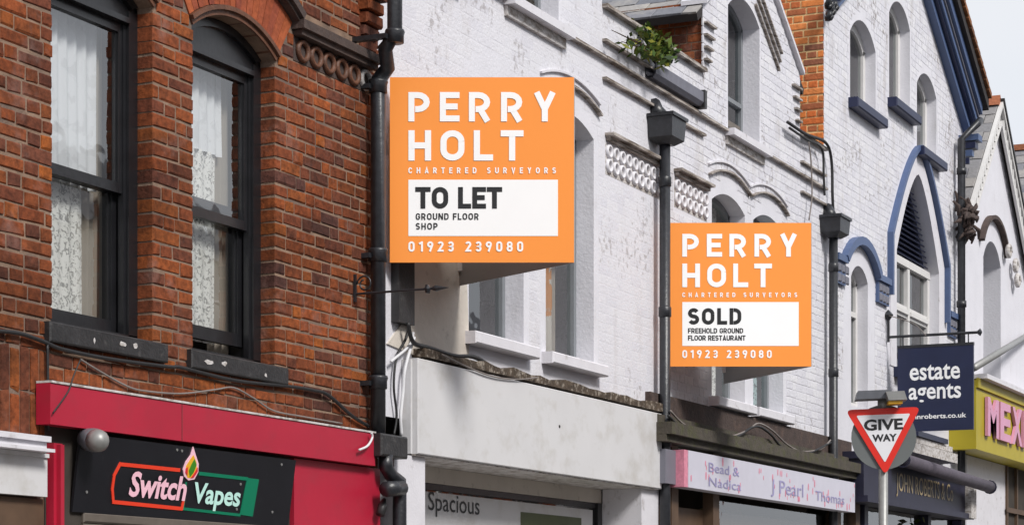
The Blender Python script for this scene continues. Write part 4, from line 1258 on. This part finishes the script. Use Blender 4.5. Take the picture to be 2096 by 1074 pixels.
pa = pointed(PCX, PHW, PZ0, PZS, PZT)
holes.append(pa)
lw = (23.3, 23.96, 3.95, 5.36, .15)
holes.append(arch_hole(*lw))
wall_d = wall_sheet('wall', outer, holes, 'white', house_d, 0, .2)
bh = [arch_hole(a - .05, b + .05, z0 - .15, zs, r + .08) for a, b, z0, zs, r in d_up] + [pointed(PCX, PHW + .4, PZ0, PZS + .16, PZT + .4), arch_hole(lw[0] - .3, lw[1] + .28, lw[2], lw[3] + .12, lw[4] + .2)]
pieces('brick', wall_d, 'wbrick', XD0, XD1, 4.2, 9.8, bh, outer, proud=.003, depth=.01, joint=.009, wander=.03, jit=.0012, nmax=300)
MB().box(XD0, XD0 + .12, .001, 6, 6.2, DEAVE + .18).build('party_wall', 'mortar_pale', house_d)
pw = [c for c in house_d.children if c.name.startswith('party_wall')][0]
pieces('brick', pw, 'orange_brick', -3.6, -.004, 6.5, DEAVE + .18, origin=(XD0, 0, 0), right=(0, -1, 0), nmax=200, depth=.02, joint=.018, lens=(.225, .1125), wander=.02, course=.0775)
MB().box(XD0 + .05, XD1, 5.9, 6, .12, 8.0).box(XD0, XD0 + .05, .21, 5.9, .12, 6.19).box(XD1 - .05, XD1, .21, 5.9, .12, 8).build('room_walls', 'interior', house_d)
MB().box(XD0 + .13, XD1 - .06, .3, 5.8, 7.1, 7.2).box(XD0 + .13, XD1 - .06, .3, 5.8, 3.8, 3.9).build('floor_slab', 'interior', house_d)
for a, b, z0, zs, r in d_up:
    plain_window(house_d, a, b, z0, zs, r, .12, 'timber_white', 'glass_dark', .09)
    MB().bevel_box(a - .08, b + .1, -.12, .18, z0 - .11, z0 - .002, .012).build('window_sill', 'navy', house_d)
plain_window(house_d, *lw[:4], lw[4], .12, 'timber_white', 'glass_dark', .07, rail=5.0)
cx, cz, r, an = seg_arch(lw[0], lw[1], lw[3], lw[4])
cx, cz, r, an = seg_arch(22.98, 24.24, 5.46, .27)
MB().band(arc(cx, cz, r, -an, an, 12), arc(cx, cz, r + .09, -an, an, 12), -.08, 0).build('hood_mould', 'blue', house_d)


def offset_pointed(d, z0):
    p = pointed(PCX, PHW + d, z0, PZS + d * .4, PZT + d * .95)
    return p[1:] + [p[0]]


MB().band(offset_pointed(.31, 5.35), offset_pointed(.37, 5.35), -.07, 0).build('arch_moulding', 'blue', house_d)
MB().band(offset_pointed(.0, PZ0), offset_pointed(.27, PZ0), -.012, 0).build('arch_surround', 'white_trim', house_d)
for x0, x1 in ((24.24, 24.73), (27.56, 28.02), (22.62, 22.98)):
    blk = MB().box(x0, x1, -.07, 0, 5.44, 5.51).box(x0 + .02, x1 - .02, -.04, 0, 5.2, 5.438).build('frieze_block', 'blue', house_d)
    for i in range(3):
        for k in range(2):
            MB().bevel_box(x0 + .05 + i * .14, x0 + .15 + i * .14, -.055, -.0405, 5.215 + k * .11, 5.305 + k * .11, .012).build('frieze_boss', 'lead', blk)
# timber screen of the pointed window: louvres above, four lights below
zl = 5.94
back = MB().prism(pointed(PCX, PHW - .003, zl, PZS, PZT - .003), .17, .19).build('louvre_panel', 'navy', house_d)
k = 0
z = zl + .04
while z < PZT - .12:
    sp = row_spans(PCX - 2, PCX + 2, z, z + .05, (), pointed(PCX, PHW - .03, zl - .1, PZS, PZT - .04))
    if sp:
        a, b = sp[0]
        MB().add([(a, .10, z), (b, .10, z), (b, .165, z + .05), (a, .165, z + .05), (a, .11, z - .012), (b, .11, z - .012)], [(0, 1, 2, 3), (4, 5, 1, 0)]).build('louvre_slat', 'navy', back)
    z += .062
wf = MB()
px0, px1 = PCX - PHW + .002, PCX + PHW - .002
wf.box(px0, px1, .1, .19, zl - .09, zl - .002)
for xx in (px0, PCX - .05, px1 - .1):
    wf.box(xx, xx + .1, .11, .19, PZ0, zl - .092)
wf.box(px0 + .1, PCX - .05, .12, .19, 5.24, 5.38).box(PCX + .05, px1 - .1, .12, .19, 5.24, 5.38)
wf.box(px0 + .1, PCX - .05, .09, .125, 5.28, 5.33).box(PCX + .05, px1 - .1, .09, .125, 5.28, 5.33)
wd = wf.build('timber_window', 'timber_white', house_d)
MB().add([(px0 + .1, .16, PZ0), (px1 - .1, .16, PZ0), (px1 - .1, .16, zl - .09), (px0 + .1, .16, zl - .09)], [(0, 1, 2, 3)]).build('pane', 'glass_dark', wd)
MB().box(PCX - PHW - .1, PCX + PHW + .1, -.1, .2, PZ0 - .12, PZ0 - .002).build('window_sill', 'navy', house_d)
# roof, verge and bargeboards
for sg in (-1, 1):
    HWD = 3.25 if sg > 0 else 3.065
    ex = DCX + sg * HWD
    ez = DEAVE - .02 + (3.06 - HWD) * DSL + .52
    az = ez + HWD * DSL
    rf = MB().prism([(DCX, az - .2), (ex, ez - .2), (ex, ez - .05), (DCX, az - .05)] if sg > 0 else [(DCX, az - .05), (ex, ez - .05), (ex, ez - .2), (DCX, az - .2)], -.3, 6).build('roof', 'roof_under', house_d)
    # tiles seen on edge along the verge
    L = HWD / .16
    for i in range(int(L)):
        t0 = i * .16
        xa, xb_ = ex - sg * t0, ex - sg * (t0 + .17)
        za = ez + t0 * DSL
        MB().add([(xa, -.34, za - .05), (xb_, -.34, za - .05 + .17 * DSL - .02), (xb_, -.34, za + .17 * DSL), (xa, -.34, za + .02),
                  (xa, .6, za - .05), (xb_, .6, za - .05 + .17 * DSL - .02), (xb_, .6, za + .17 * DSL), (xa, .6, za + .02)],
                 [(0, 1, 2, 3) if sg < 0 else (3, 2, 1, 0), (0, 3, 7, 4), (3, 2, 6, 7), (0, 4, 5, 1), (1, 5, 6, 2)]).build('verge_tile', 'tile_brown', rf)
    for k, (d0, d1, yy, mt) in enumerate(((.2, .33, -.24, 'blue'), (.335, .38, -.2, 'lead'), (.385, .46, -.18, 'blue'), (.465, .5, -.15, 'navy'), (.505, .60, -.1, 'blue'))):
        MB().band([(ex - sg * .1, ez - d1 + .1 * DSL), (DCX, az - d1)], [(ex - sg * .1, ez - d0 + .1 * DSL), (DCX, az - d0)], yy, .0).build('bargeboard', mt, house_d)
    for k in range(4 if sg > 0 else 0):
        MB().box(min(ex - sg * .42, ex - sg * (.2 + .06 * k)), max(ex - sg * .42, ex - sg * (.2 + .06 * k)), -.26 + .04 * k, 0, ez - .66 - k * .1, ez - .58 - k * .1).build('eaves_bracket', 'iron' if sg < 0 else 'navy' if k % 2 else 'blue', house_d)
for px, py, r_ in ((1697, 6, .07), (1702, 22, .055), (1697, 34, .04), (1708, 14, .05)):
    p = pt(px, py, -.1)
    MB().tube([(p.x + r_ * math.cos(t * .55) * (1 - t * .04), -.1 + .02 * math.sin(t), p.z + r_ * math.sin(t * .55) * (1 - t * .04)) for t in range(13)], .028, 6).build('eaves_scroll', 'iron', house_d, True)
pipe_d = thing('downpipe', 'tall black downpipe at the right edge of the blue-trimmed gabled house', 'downpipe', (W(1968, -.1), -.1, .12))
xx = W(1968, -.1)
MB().tube([(xx + .25, -.28, 8.02), (xx + .1, -.28, 7.95), (xx, -.1, 7.75), (xx, -.1, .12)], .05, 10).build('pipe', 'iron', pipe_d, True)
for k in range(5):
    MB().tube([(xx, -.1, 7.3 - k * .85), (xx, -.1, 7.38 - k * .85)], .065, 10).build('collar', 'iron', pipe_d, True)
gar = MB()
for i in range(70):
    a = Vector((xx + random.gauss(0, .1), -.16 + random.gauss(0, .05), Zp(1968, 452, -.1) + random.gauss(0, .1)))
    b = a + Vector((random.gauss(0, .1), random.gauss(0, .04), random.gauss(0, .1)))
    gar.tube([a, (a + b) / 2 + Vector((.02, -.03, .03)), b], [.02, .03, .012], 5)
tag(gar.build('old_nest', 'stone_dark', None, True), 'dark tangled clump of twigs on the tall downpipe of the blue-trimmed house', 'nest')

# shop of house D: navy fascia, rolled awning
sd = thing('estate_agency_front', 'dark navy shop front with gilt lettering and rolled awning behind the GIVE WAY sign', 'shop front', (26, -.2, .12))
Yd = -.28
dx0, dx1 = W(1768, Yd), W(1985, Yd)
dz1, dz0 = Zp(1900, 968, Yd), Zp(1900, 1036, Yd)
MB().box(dx0, dx1, Yd, .0, dz0, dz1).box(dx0 - .02, dx1 + .02, Yd - .05, 0, dz0 - .07, dz0 - .002).box(dx0 - .02, dx1 + .02, Yd - .06, 0, dz1 + .002, dz1 + .08).build('fascia', 'navy_dull', sd)
lettering('JOHN ROBERTS & Co', sd, 'gold', (W(1834, Yd), Yd, dz0 + .05), XR, ZU, W(1950, Yd) - W(1834, Yd), .27, bold=.0, lift=.006)
MB().box(dx1 - .25, dx1 + .02, Yd - .08, 0, dz0 - .06, dz1 + .02).build('console', 'dirty_white', sd)
MB().box(W(1868, -.2), W(1960, -.2), -.2, .0, Zp(1910, 935, -.2), Zp(1910, 915, -.2)).box(W(1872, -.12), W(1950, -.12), -.12, .0, Zp(1910, 914, -.12), Zp(1910, 903, -.12)).build('cornice', 'dirty_white', sd)
MB().box(W(1880, -.15), W(1941, -.15), -.15, .0, Zp(1912, 902, -.15) + .01, Zp(1912, 890, -.15)).build('ledge', 'navy', sd)
pa_, pb_ = pt(1848, 940, -.42), pt(2026, 996, -.52)
MB().tube([pa_, pb_], .075, 12).build('awning_roll', 'awning', sd, True)
MB().tube([pa_ + Vector((0, 0, -.0)), pa_ + (pb_ - pa_) * .003], .088, 12).tube([pb_ - (pb_ - pa_) * .003, pb_ + (pb_ - pa_) * .004], .088, 12).build('awning_end', 'navy_dull', sd)
for f in (.1, .5, .93):
    c = pa_ + (pb_ - pa_) * f
    MB().tube([c, (c.x + .1, -.02, c.z + .15)], .03, 6).build('awning_arm', 'navy_dull', sd)
MB().box(dx0, dx1, .0, .02, .12, 3.2).build('front_backing', 'interior_dark', sd)
for px in (1770, 1900, 1968):
    MB().box(W(px, -.12), W(px, -.12) + .14, -.12, -.001, .12, dz0 - .075).build('mullion', 'navy_dull', sd)
MB().add([(dx0, -.03, .6), (dx1, -.03, .6), (dx1, -.03, dz0 - .08), (dx0, -.03, dz0 - .08)], [(0, 1, 2, 3)]).build('pane', 'glass', sd)
rnd = random.Random(8)
pl = MB()
for i in range(150):
    c = Vector((W(1868, -.1) + rnd.gauss(0, .35), -.09 + rnd.gauss(0, .02), 2.25 + rnd.gauss(0, .22)))
    a = Vector([rnd.gauss(0, 1) for _ in range(3)]).normalized(); b = a.cross(Vector((0, 1, 0))).normalized()
    pl.add([c - a * .06, c + b * .03, c + a * .06, c - b * .03], [(0, 1, 2, 3)])
pt_ = thing('window_plant', 'green leafy plant in front of the navy shop window behind the sign pole', 'plant', (W(1868, -.1), -.1, .12))
pl.build('foliage', 'leaf', pt_)['kind'] = 'stuff'
MB().tube([(W(1868, -.1), -.1, .12), (W(1868, -.1), -.1, 2.3)], .03, 6).build('stem', 'twig', pt_)

# hanging estate agents sign
ea = thing('hanging_sign', 'navy hanging sign reading estate agents on an iron bracket', 'sign', pt(1813, 690))
xs = W(1813)
zs_ = Zp(1813, 690, 0)
MB().tube([(xs, -.03, Zp(1813, 700, 0)), (xs, -.03, Zp(1813, 652, 0))], .016, 6).tube([(xs, -.03, Zp(1813, 655, 0)), (xs, -.03, Zp(1813, 645, 0)), (xs, -.03, Zp(1813, 634, 0))], [.02, .06, .006], 8).build('wall_post', 'iron', ea)
ARM = 1.06
MB().tube([(xs, -.03, zs_), (xs, -ARM, zs_)], .016, 8).tube([(xs, -ARM, zs_), (xs, -ARM - .03, zs_), (xs, -ARM - .05, zs_)], [.02, .045, .01], 8).build('arm', 'iron', ea)


def at_depth(px, x):
    """Y on the plane X = x under view column px"""
    u = (px - 1048) / F
    return x / (C_ + u * S_) * (S_ - u * C_) - DIST


yA, yB = at_depth(1838, xs), at_depth(1993, xs)


def zx(px, py, x):
    u = (px - 1048) / F
    return ZC + x / (C_ + u * S_) * (HY - py) / F


zt_, zb_ = zx(1915, 706, xs), zx(1915, 881, xs)
RE = (0, -1, 0)
mb = MB(); plate(mb, rect(0, yA - yB, 0, zt_ - zb_), (xs, yA, zb_), RE, ZU, -.02, .02); mb.build('board', 'navy', ea)
for yy in (yA - .06, yB + .06):
    MB().tube([(xs, yy, zt_ - .01), (xs, yy, zs_)], .008, 5).build('hanger', 'iron', ea)
MB().box(xs - .024, xs + .024, yB - .004, yA + .004, zt_ - .02, zt_ + .012).build('top_rail', 'iron', ea)


def yline(text, px0, px1, pyb, pyt, bold, font_h=None):
    y0, y1 = at_depth(px0, xs), at_depth(px1, xs)
    pm = (px0 + px1) / 2
    zb, zt = zx(pm, pyb, xs), zx(pm, pyt, xs)
    lettering(text, ea, 'pure_white', (xs - .02, y0, zb), RE, ZU, y0 - y1, zt - zb, bold=bold, lift=.003)


yline('estate', 1863, 1966, 777, 745, .018)
yline('agents', 1861, 1968, 827, 786, .018)
yline('johnroberts.co.uk', 1856, 1979, 859, 846, .02)
cable('stay_wire', 'thin wire stay bracing the estate agents sign bracket', [(1818, 645, -.04), (1870, 662, -.35), (1895, 686, -.55)], .006, 'cable_grey', 0, 'wire')

# ================================================================== house E with pierced bargeboard
XE0, XE1 = XD1, 32.45
ECX, EAP, EHW, ESL = 30.28, 8.72, 1.86, .96
house_e = thing('gabled_house', 'white gabled house with pierced bargeboard and yellow shop sign at the right', 'house', (30.4, 0, .12))
zE = EAP - EHW * ESL
outer = [(XE0, 2.6), (XE1, 2.6), (XE1, zE + .1), (ECX, EAP - .1), (XE0 + .02, zE + .0)]
ew = (29.6, 30.66, 4.6, 6.5, .28)
wall_e = wall_sheet('wall', outer, [arch_hole(*ew)], 'white', house_e, 0, .3)
MB().box(XE0, XE1, 5.9, 6, .12, 7).box(XE0, XE0 + .05, .31, 5.9, .12, 6.9).box(XE1 - .05, XE1, .31, 5.9, .12, 6.9).box(XE0, XE1, .31, 6, 6.9, 6.95).build('room_walls', 'interior', house_e)
plain_window(house_e, *ew[:4], ew[4], .26, 'timber_grey', 'glass_dark', .08, rail=6.1)
MB().box(ew[0] - .05, ew[1] + .05, -.08, .25, ew[2] - .1, ew[2] - .002).build('window_sill', 'white_trim', house_e)
hood(house_e, ew[0], ew[1], ew[3], ew[4], 'stone_dark', .05, -.08, .3)
for sg in (-1, 1):
    ex = ECX + sg * (EHW + .12); ez = EAP - (EHW + .12) * ESL
    rf = MB().prism([(ECX, EAP - .1), (ex, ez - .1), (ex, ez), (ECX, EAP)] if sg > 0 else [(ECX, EAP), (ex, ez), (ex, ez - .1), (ECX, EAP - .1)], -.06, 6).build('roof', 'roof_under', house_e)
    if sg < 0:
        run = Vector((1, 0, ESL)).normalized()
        Ls = (EHW + .12) * math.sqrt(1 + ESL ** 2)
        pieces('slate', rf, 'slate', -5.8, .06, 0, Ls - .05, origin=(ex, 0, ez), right=(0, -1, 0), up=run, course=.22, joint=.008, lens=(.34,), proud=.024, depth=.02, nmax=200, wander=.04)
    MB().band([(ex, ez - .32), (ECX, EAP - .32)], [(ex, ez - .26), (ECX, EAP - .26)], -.105, -.066).band([(ex, ez - .07), (ECX, EAP - .07)], [(ex, ez - .0), (ECX, EAP - .0)], -.12, -.066).build('bargeboard', 'timber_white', house_e)
    MB().band([(ex, ez - .25), (ECX, EAP - .25)], [(ex, ez - .075), (ECX, EAP - .075)], -.0655, -.0615).build('bargeboard_back', 'board_grey', house_e)
    if sg > 0: MB().band([(ex, ez + .003), (ECX, EAP + .003)], [(ex, ez + .05), (ECX, EAP + .05)], -.14, .0).build('verge', 'black_dull', house_e)
    for i in range(17):
        t = .06 + i * .118
        x = ex - sg * t; zc_ = ez + t * ESL
        if abs(x - ECX) < .06: continue
        mb = MB(); s_ = .052
        mb.band([(x - s_, zc_ - .25 - sg * -s_ * ESL * 0), (x + s_, zc_ - .25)], [(x - s_ * .3, zc_ - .08), (x + s_ * .3, zc_ - .08)], -.1, -.066)
        mb.build('bargeboard_tooth', 'timber_white', house_e)
rg = MB().box(ECX - .04, ECX + .04, .0, 6, EAP + .0, EAP + .03).build('ridge', 'ridge', house_e)
for i in range(12):
    y0 = -.08 + i * .46
    MB().add([(ECX - .14, y0, EAP - .06), (ECX, y0, EAP + .1), (ECX + .14, y0, EAP - .06), (ECX - .14, y0 + .45, EAP - .06), (ECX, y0 + .45, EAP + .1), (ECX + .14, y0 + .45, EAP - .06)],
             [(0, 1, 2), (0, 3, 4, 1), (1, 4, 5, 2), (3, 5, 4)]).build('ridge_tile', 'ridge', rg)
# carved corbels under the right-hand bargeboard
for px, py in ((2068, 515), (2082, 545), (2086, 575)):
    p = pt(px, py, -.1)
    spir = [(p.x + .1 * math.cos(t * .5) * (1 - t * .04), -.08, p.z + .1 * math.sin(t * .5) * (1 - t * .04)) for t in range(14)]
    MB().tube(spir, .035, 6).build('scroll_corbel', 'dirty_white', house_e, True)
# yellow shop sign
ys = thing('yellow_shop_sign', 'mustard yellow shop fascia with pale pink raised letters at the right edge', 'sign', (31, -.4, 3.5))
Yy = -.35
yx0, yx1 = W(1998, Yy), W(2260, Yy)
yz1, yz0 = Zp(1998, 776, Yy), Zp(1998, 918, Yy)
MB().box(yx0, yx1, Yy, -.002, yz0, yz1).box(yx0, yx1, Yy - .03, Yy - .001, yz1 - .1, yz1 + .02).build('panel', 'yellow', ys)
MB().box(yx0 + .1, yx1, Yy - .12, -.003, yz1 + .022, yz1 + .08).build('capping', 'white_trim', ys)
lx0 = W(2024, Yy - .06)
for i_, ch in enumerate('MEXICAN'):
    lettering(ch, ys, 'letter_pink', (lx0 + i_ * .72, Yy - .001, yz0 + .2), XR, ZU, .62 if ch != 'I' else .2, .5, bold=.03, lift=.03, ext=.02, name='letter')
MB().box(XE0 + .1, W(2058, -.03), -.03, -.002, .12, yz0 - .01).build('white_pilaster', 'white_trim', house_e)
MB().box(W(2058, -.02), XE1, -.02, .0, .12, yz0 - .01).build('shop_window_backing', 'interior_dark', house_e)
for px in (2062, 2082):
    MB().box(W(px, -.06), W(px, -.06) + .07, -.06, -.021, .12, yz0 - .012).build('shop_mullion', 'timber_brown', house_e)
MB().box(W(2060, -.06), XE1, -.07, -.061, Zp(2075, 1050, -.06), Zp(2075, 1040, -.06)).build('shop_transom', 'timber_brown', house_e)
fp = thing('flag_pole', 'bare grey flagpole leaning out above the yellow shop sign', 'pole', pt(2096, 694, -.05))
MB().tube([pt(2110, 682, -.02), pt(1994, 752, -1.0)], .045, 8).build('pole', 'galv', fp, True)
MB().box(W(2110) - .1, W(2110) + .1, -.03, -.001, Zp(2110, 700), Zp(2110, 665)).build('wall_plate', 'galv', fp)

# house F behind: only its roof shows at the right edge
house_f = thing('slate_roofed_house', 'pale slate roof with brown ridge at the right edge behind the pierced bargeboard', 'house', (34.6, 0, .12))
MB().box(32.46, 36.8, 0, 6, .12, 7.0).build('wall', 'white', house_f)
run = Vector((1, 0, .85)).normalized()
rb = MB().prism([(32.3, 6.9), (36.9, 6.9), (34.6, 8.95)], -.1, 7).build('roof', 'roof_under', house_f)
pieces('slate', rb, 'slate', -7, .1, 0, 2.3 * math.sqrt(1 + (2.05 / 2.3) ** 2), origin=(32.3, 0, 6.9), right=(0, -1, 0), up=Vector((2.3, 0, 2.05)).normalized(), course=.22, joint=.008, lens=(.34,), proud=.024, depth=.02, nmax=150, wander=.04)
MB().box(34.5, 34.7, -.1, 7, 8.93, 9.02).build('ridge', 'ridge', house_f)

# ================================================================== orange boards
RC = Vector((S_, -C_, 0))
R_UP = Vector(ZU)


def estate_board(px0, px1, py0, py1, endpx, endpy, big, small, label, k):
    """V-board: the printed panel stands square to the street view, the second panel closes the V against the wall"""
    p_bl = pt(px0, py1, -.05)
    dep = p_bl.x * C_ + (p_bl.y + DIST) * S_
    w = (px1 - px0) / F * dep; h = (py1 - py0) / F * dep
    t = thing('estate_board', label, 'sign', p_bl)
    mb = MB(); plate(mb, rect(0, w, 0, h), p_bl, RC, R_UP, -.006, 0); mb.build('front_panel', 'orange', t)
    nrm = RC.cross(R_UP)
    br_ = p_bl + RC * w - nrm * .007
    e = Vector((W(endpx), -.004, p_bl.z))
    r2 = (e - br_); L2 = r2.length; r2.normalize()
    mb = MB(); plate(mb, rect(0, L2, 0, h), br_, r2, R_UP, 0, .006); mb.build('back_panel', 'board_grey', t)
    MB().box(e.x - .03, e.x + .03, -.04, .0, p_bl.z + .1, p_bl.z + h - .1).build('wall_batten', 'timber_white', t)
    s = w / 377.0

    def L(text, x, yb, wd, ht, mat, k=.2, o=.003, wide=1.17):
        capitals(text, t, mat, p_bl + RC * (x * s) + R_UP * ((378 - yb) * s), RC, R_UP, wd * s, ht * s, k, o, wide)
    L('PERRY', 38, 90, 303, 60, 'pure_white', .205)
    L('HOLT', 38, 170, 234, 62, 'pure_white', .205)
    L('CHARTERED SURVEYORS', 38, 196, 302, 12, 'pure_white', .19, wide=1.0)
    mb = MB(); plate(mb, rect(38 * s, 344 * s, (378 - 324) * s, (378 - 209) * s), p_bl, RC, R_UP, .0004, .002); mb.build('white_label', 'pure_white', t)
    for a in big + small:
        L(*a, o=.004, wide=1.12 if a[4] > 20 else 1.06)
    L('01923 239080', 38, 356, 235, 21, 'pure_white', .19, wide=1.05)
    return t


estate_board(798, 1175, 158.5, 537, 938, 575,
             [('TO LET', 53, 268, 176, 44, 'ink', .225)],
             [('GROUND FLOOR', 53, 291, 129, 13.5, 'ink', .19), ('SHOP', 53, 311, 45, 13.5, 'ink', .19)],
             'large orange V-board reading TO LET GROUND FLOOR SHOP on the white house', 1)
estate_board(1367, 1660.5, 456, 749.5, 1480, 775,
             [('SOLD', 53, 268, 140, 43, 'ink', .225)],
             [('FREEHOLD GROUND', 53, 291, 145, 13.5, 'ink', .19), ('FLOOR RESTAURANT', 53, 310, 151, 13.5, 'ink', .19)],
             'smaller orange V-board reading SOLD FREEHOLD GROUND FLOOR RESTAURANT', 2)

# ================================================================== give way sign
DEP = 18.6
u0 = (1808 - 1048) / F
gc = Vector((DEP * (C_ + u0 * S_), -DIST + DEP * (S_ - u0 * C_), 0))
gz = lambda py: ZC + DEP * (HY - py) / F
gk = DEP / F
gw = thing('give_way_sign', 'red and white triangular GIVE WAY sign on a grey post with a lamp on top', 'road sign', (gc.x, gc.y, .12))
MB().tube([(gc.x, gc.y, .12), (gc.x, gc.y, gz(838))], .04, 14).build('post', 'galv', gw, True)
yaw = math.radians(-4)
RG = Vector((RC.x * math.cos(yaw) - RC.y * math.sin(yaw), RC.x * math.sin(yaw) + RC.y * math.cos(yaw), 0))
RG = (RG + Vector((0, 0, .035))).normalized()
NG = RG.cross(Vector(ZU)).normalized(); UG = NG.cross(RG).normalized()
ctr = Vector((gc.x, gc.y, gz(895))) + NG * .06
mb = MB(); disc(mb, ctr - NG * .02, RG, UG, 66 * gk, 32, .004); mb.build('round_backing', 'sign_back', gw)


def tri(sc, rr):
    A = [(-72 * sc, 56 * sc + (1 - sc) * 14), (0, -73 * sc + (1 - sc) * 14), (72 * sc, 56 * sc + (1 - sc) * 14)]
    out = []
    for i in range(3):
        p, q, r_ = Vector(A[i - 1]), Vector(A[i]), Vector(A[(i + 1) % 3])
        d1, d2 = (p - q).normalized(), (r_ - q).normalized()
        for k in range(5):
            t = k / 4
            a, b = q + d1 * rr, q + d2 * rr
            out.append(tuple(a * (1 - t) ** 2 + q * 2 * t * (1 - t) + b * t * t))
    return [(x * gk, y * gk) for x, y in out]


mb = MB(); plate(mb, tri(1.06, 14), ctr, RG, UG, -.004, .002); mb.build('red_triangle', 'sign_red', gw)
mb = MB(); plate(mb, tri(.76, 4), ctr, RG, UG, .0025, .0045); mb.build('white_triangle', 'sign_white', gw)
lettering('GIVE', gw, 'ink', ctr + RG * (-40 * gk) + UG * (14 * gk), RG, UG, 79 * gk, 23 * gk, bold=.035, lift=.006)
lettering('WAY', gw, 'ink', ctr + RG * (-24 * gk) + UG * (-9 * gk), RG, UG, 50 * gk, 15 * gk, bold=.04, lift=.006)
MB().tube([(gc.x, gc.y, gz(842)), (gc.x, gc.y, gz(815))], .05, 10).build('lamp_bracket', 'galv', gw, True)


def gbox(name, a0, a1, z0, z1, d0, d1, mat, tilt=0.0):
    P = []
    for z, sh in ((z0, 0), (z1, tilt)):
        for d in (d0, d1):
            for a in (a0, a1):
                P.append(Vector((gc.x, gc.y, gz(z))) + RG * ((a + sh) * gk) + NG * d)
    MB().add(P, [(0, 2, 3, 1), (4, 5, 7, 6), (0, 1, 5, 4), (2, 6, 7, 3), (0, 4, 6, 2), (1, 3, 7, 5)]).build(name, mat, gw)


gbox('lamp_housing', -58, 10, 818, 801, -.05, .16, 'lamp_grey', 4)
gbox('lamp_hood', 6, 43, 824, 806, .0, .22, 'galv', -6)
gbox('lamp_lens', 6, 34, 831, 824.5, .02, .20, 'amber')

# ================================================================== houses across the street (mirrored in the panes)
def far_house(label, x0, x1, mat, z, roofmat, chim, bands=False):
    t = thing('terraced_house', label, 'house', ((x0 + x1) / 2, -12, .12))
    MB().box(x0, x1 - .02, -20, -12, .12, z).build('wall', mat, t)
    MB().add([(x0, -11.7, z - .1), (x1, -11.7, z - .1), (x1, -16, z + 2.4), (x0, -16, z + 2.4), (x0, -20.3, z - .1), (x1, -20.3, z - .1)],
             [(0, 3, 2, 1), (3, 4, 5, 2), (0, 4, 3), (1, 2, 5), (0, 1, 5, 4)]).build('roof', roofmat, t)
    MB().box(chim, chim + 1.1, -16.5, -15.5, z + 1.2, z + 3.6).box(chim - .1, chim + 1.2, -16.6, -15.4, z + 3.6, z + 3.75).build('chimney', mat, t)
    for k in range(3):
        MB().tube([(chim + .25 + k * .3, -16, z + 3.75), (chim + .25 + k * .3, -16, z + 4.2)], .11, 8).build('chimney_pot', 'ridge', t)
    n = max(2, int((x1 - x0) / 2.6))
    for i in range(n):
        xc = x0 + (i + .5) * (x1 - x0) / n
        w_ = MB().box(xc - .55, xc + .55, -12.001, -11.93, 3.6, 5.4).build('window', 'timber_white', t)
        MB().box(xc - .47, xc + .47, -11.93, -11.92, 3.68, 4.46).box(xc - .47, xc + .47, -11.93, -11.92, 4.54, 5.32).build('pane', 'interior_dark', w_)
    MB().box(x0 + .3, x1 - .3, -11.999, -11.8, 2.5, 3.1).build('fascia', 'cream' if mat != 'cream' else 'navy', t)
    MB().box(x0 + .5, x1 - .5, -11.999, -11.9, .5, 2.45).build('shop_window', 'interior_dark', t)
    if bands:
        for k in range(6):
            MB().box(x0, x1 - .02, -12.01, -11.985, 3.3 + k * .55, 3.38 + k * .55).build('band_course', 'stone_dark', t)
    return t


far_house('cream rendered house across the street, mirrored in the black sash windows', 14, 33, 'cream', 7.4, 'slate', 26.5)
far_house('banded brick house across the street, mirrored in the white house windows', 33, 52, 'rubbed', 6.4, 'slate', 40, True)
far_house('white house across the street behind the camera', -6, 14, 'white', 6.2, 'slate', 5)

scene.cycles.max_bounces = 8
scene.cycles.transparent_max_bounces = 16
# repeats of a kind share a group
GROUPS = {'downpipe': 'black downpipes on the terrace fronts', 'estate_board': 'orange estate boards', 'white_house': 'pair of white gabled houses',
          'gabled_house': 'gabled houses at the right', 'cable': 'cables on the house fronts', 'lace_curtain': 'curtains in the upper windows',
          'net_curtain': 'curtains in the upper windows', 'drape': 'curtains in the upper windows', 'terraced_house': 'houses across the street'}
for o in bpy.data.objects:
    if o.parent is None and 'label' in o:
        kind_name = o.name.split('.')[0]
        if kind_name in GROUPS:
            o['group'] = GROUPS[kind_name]
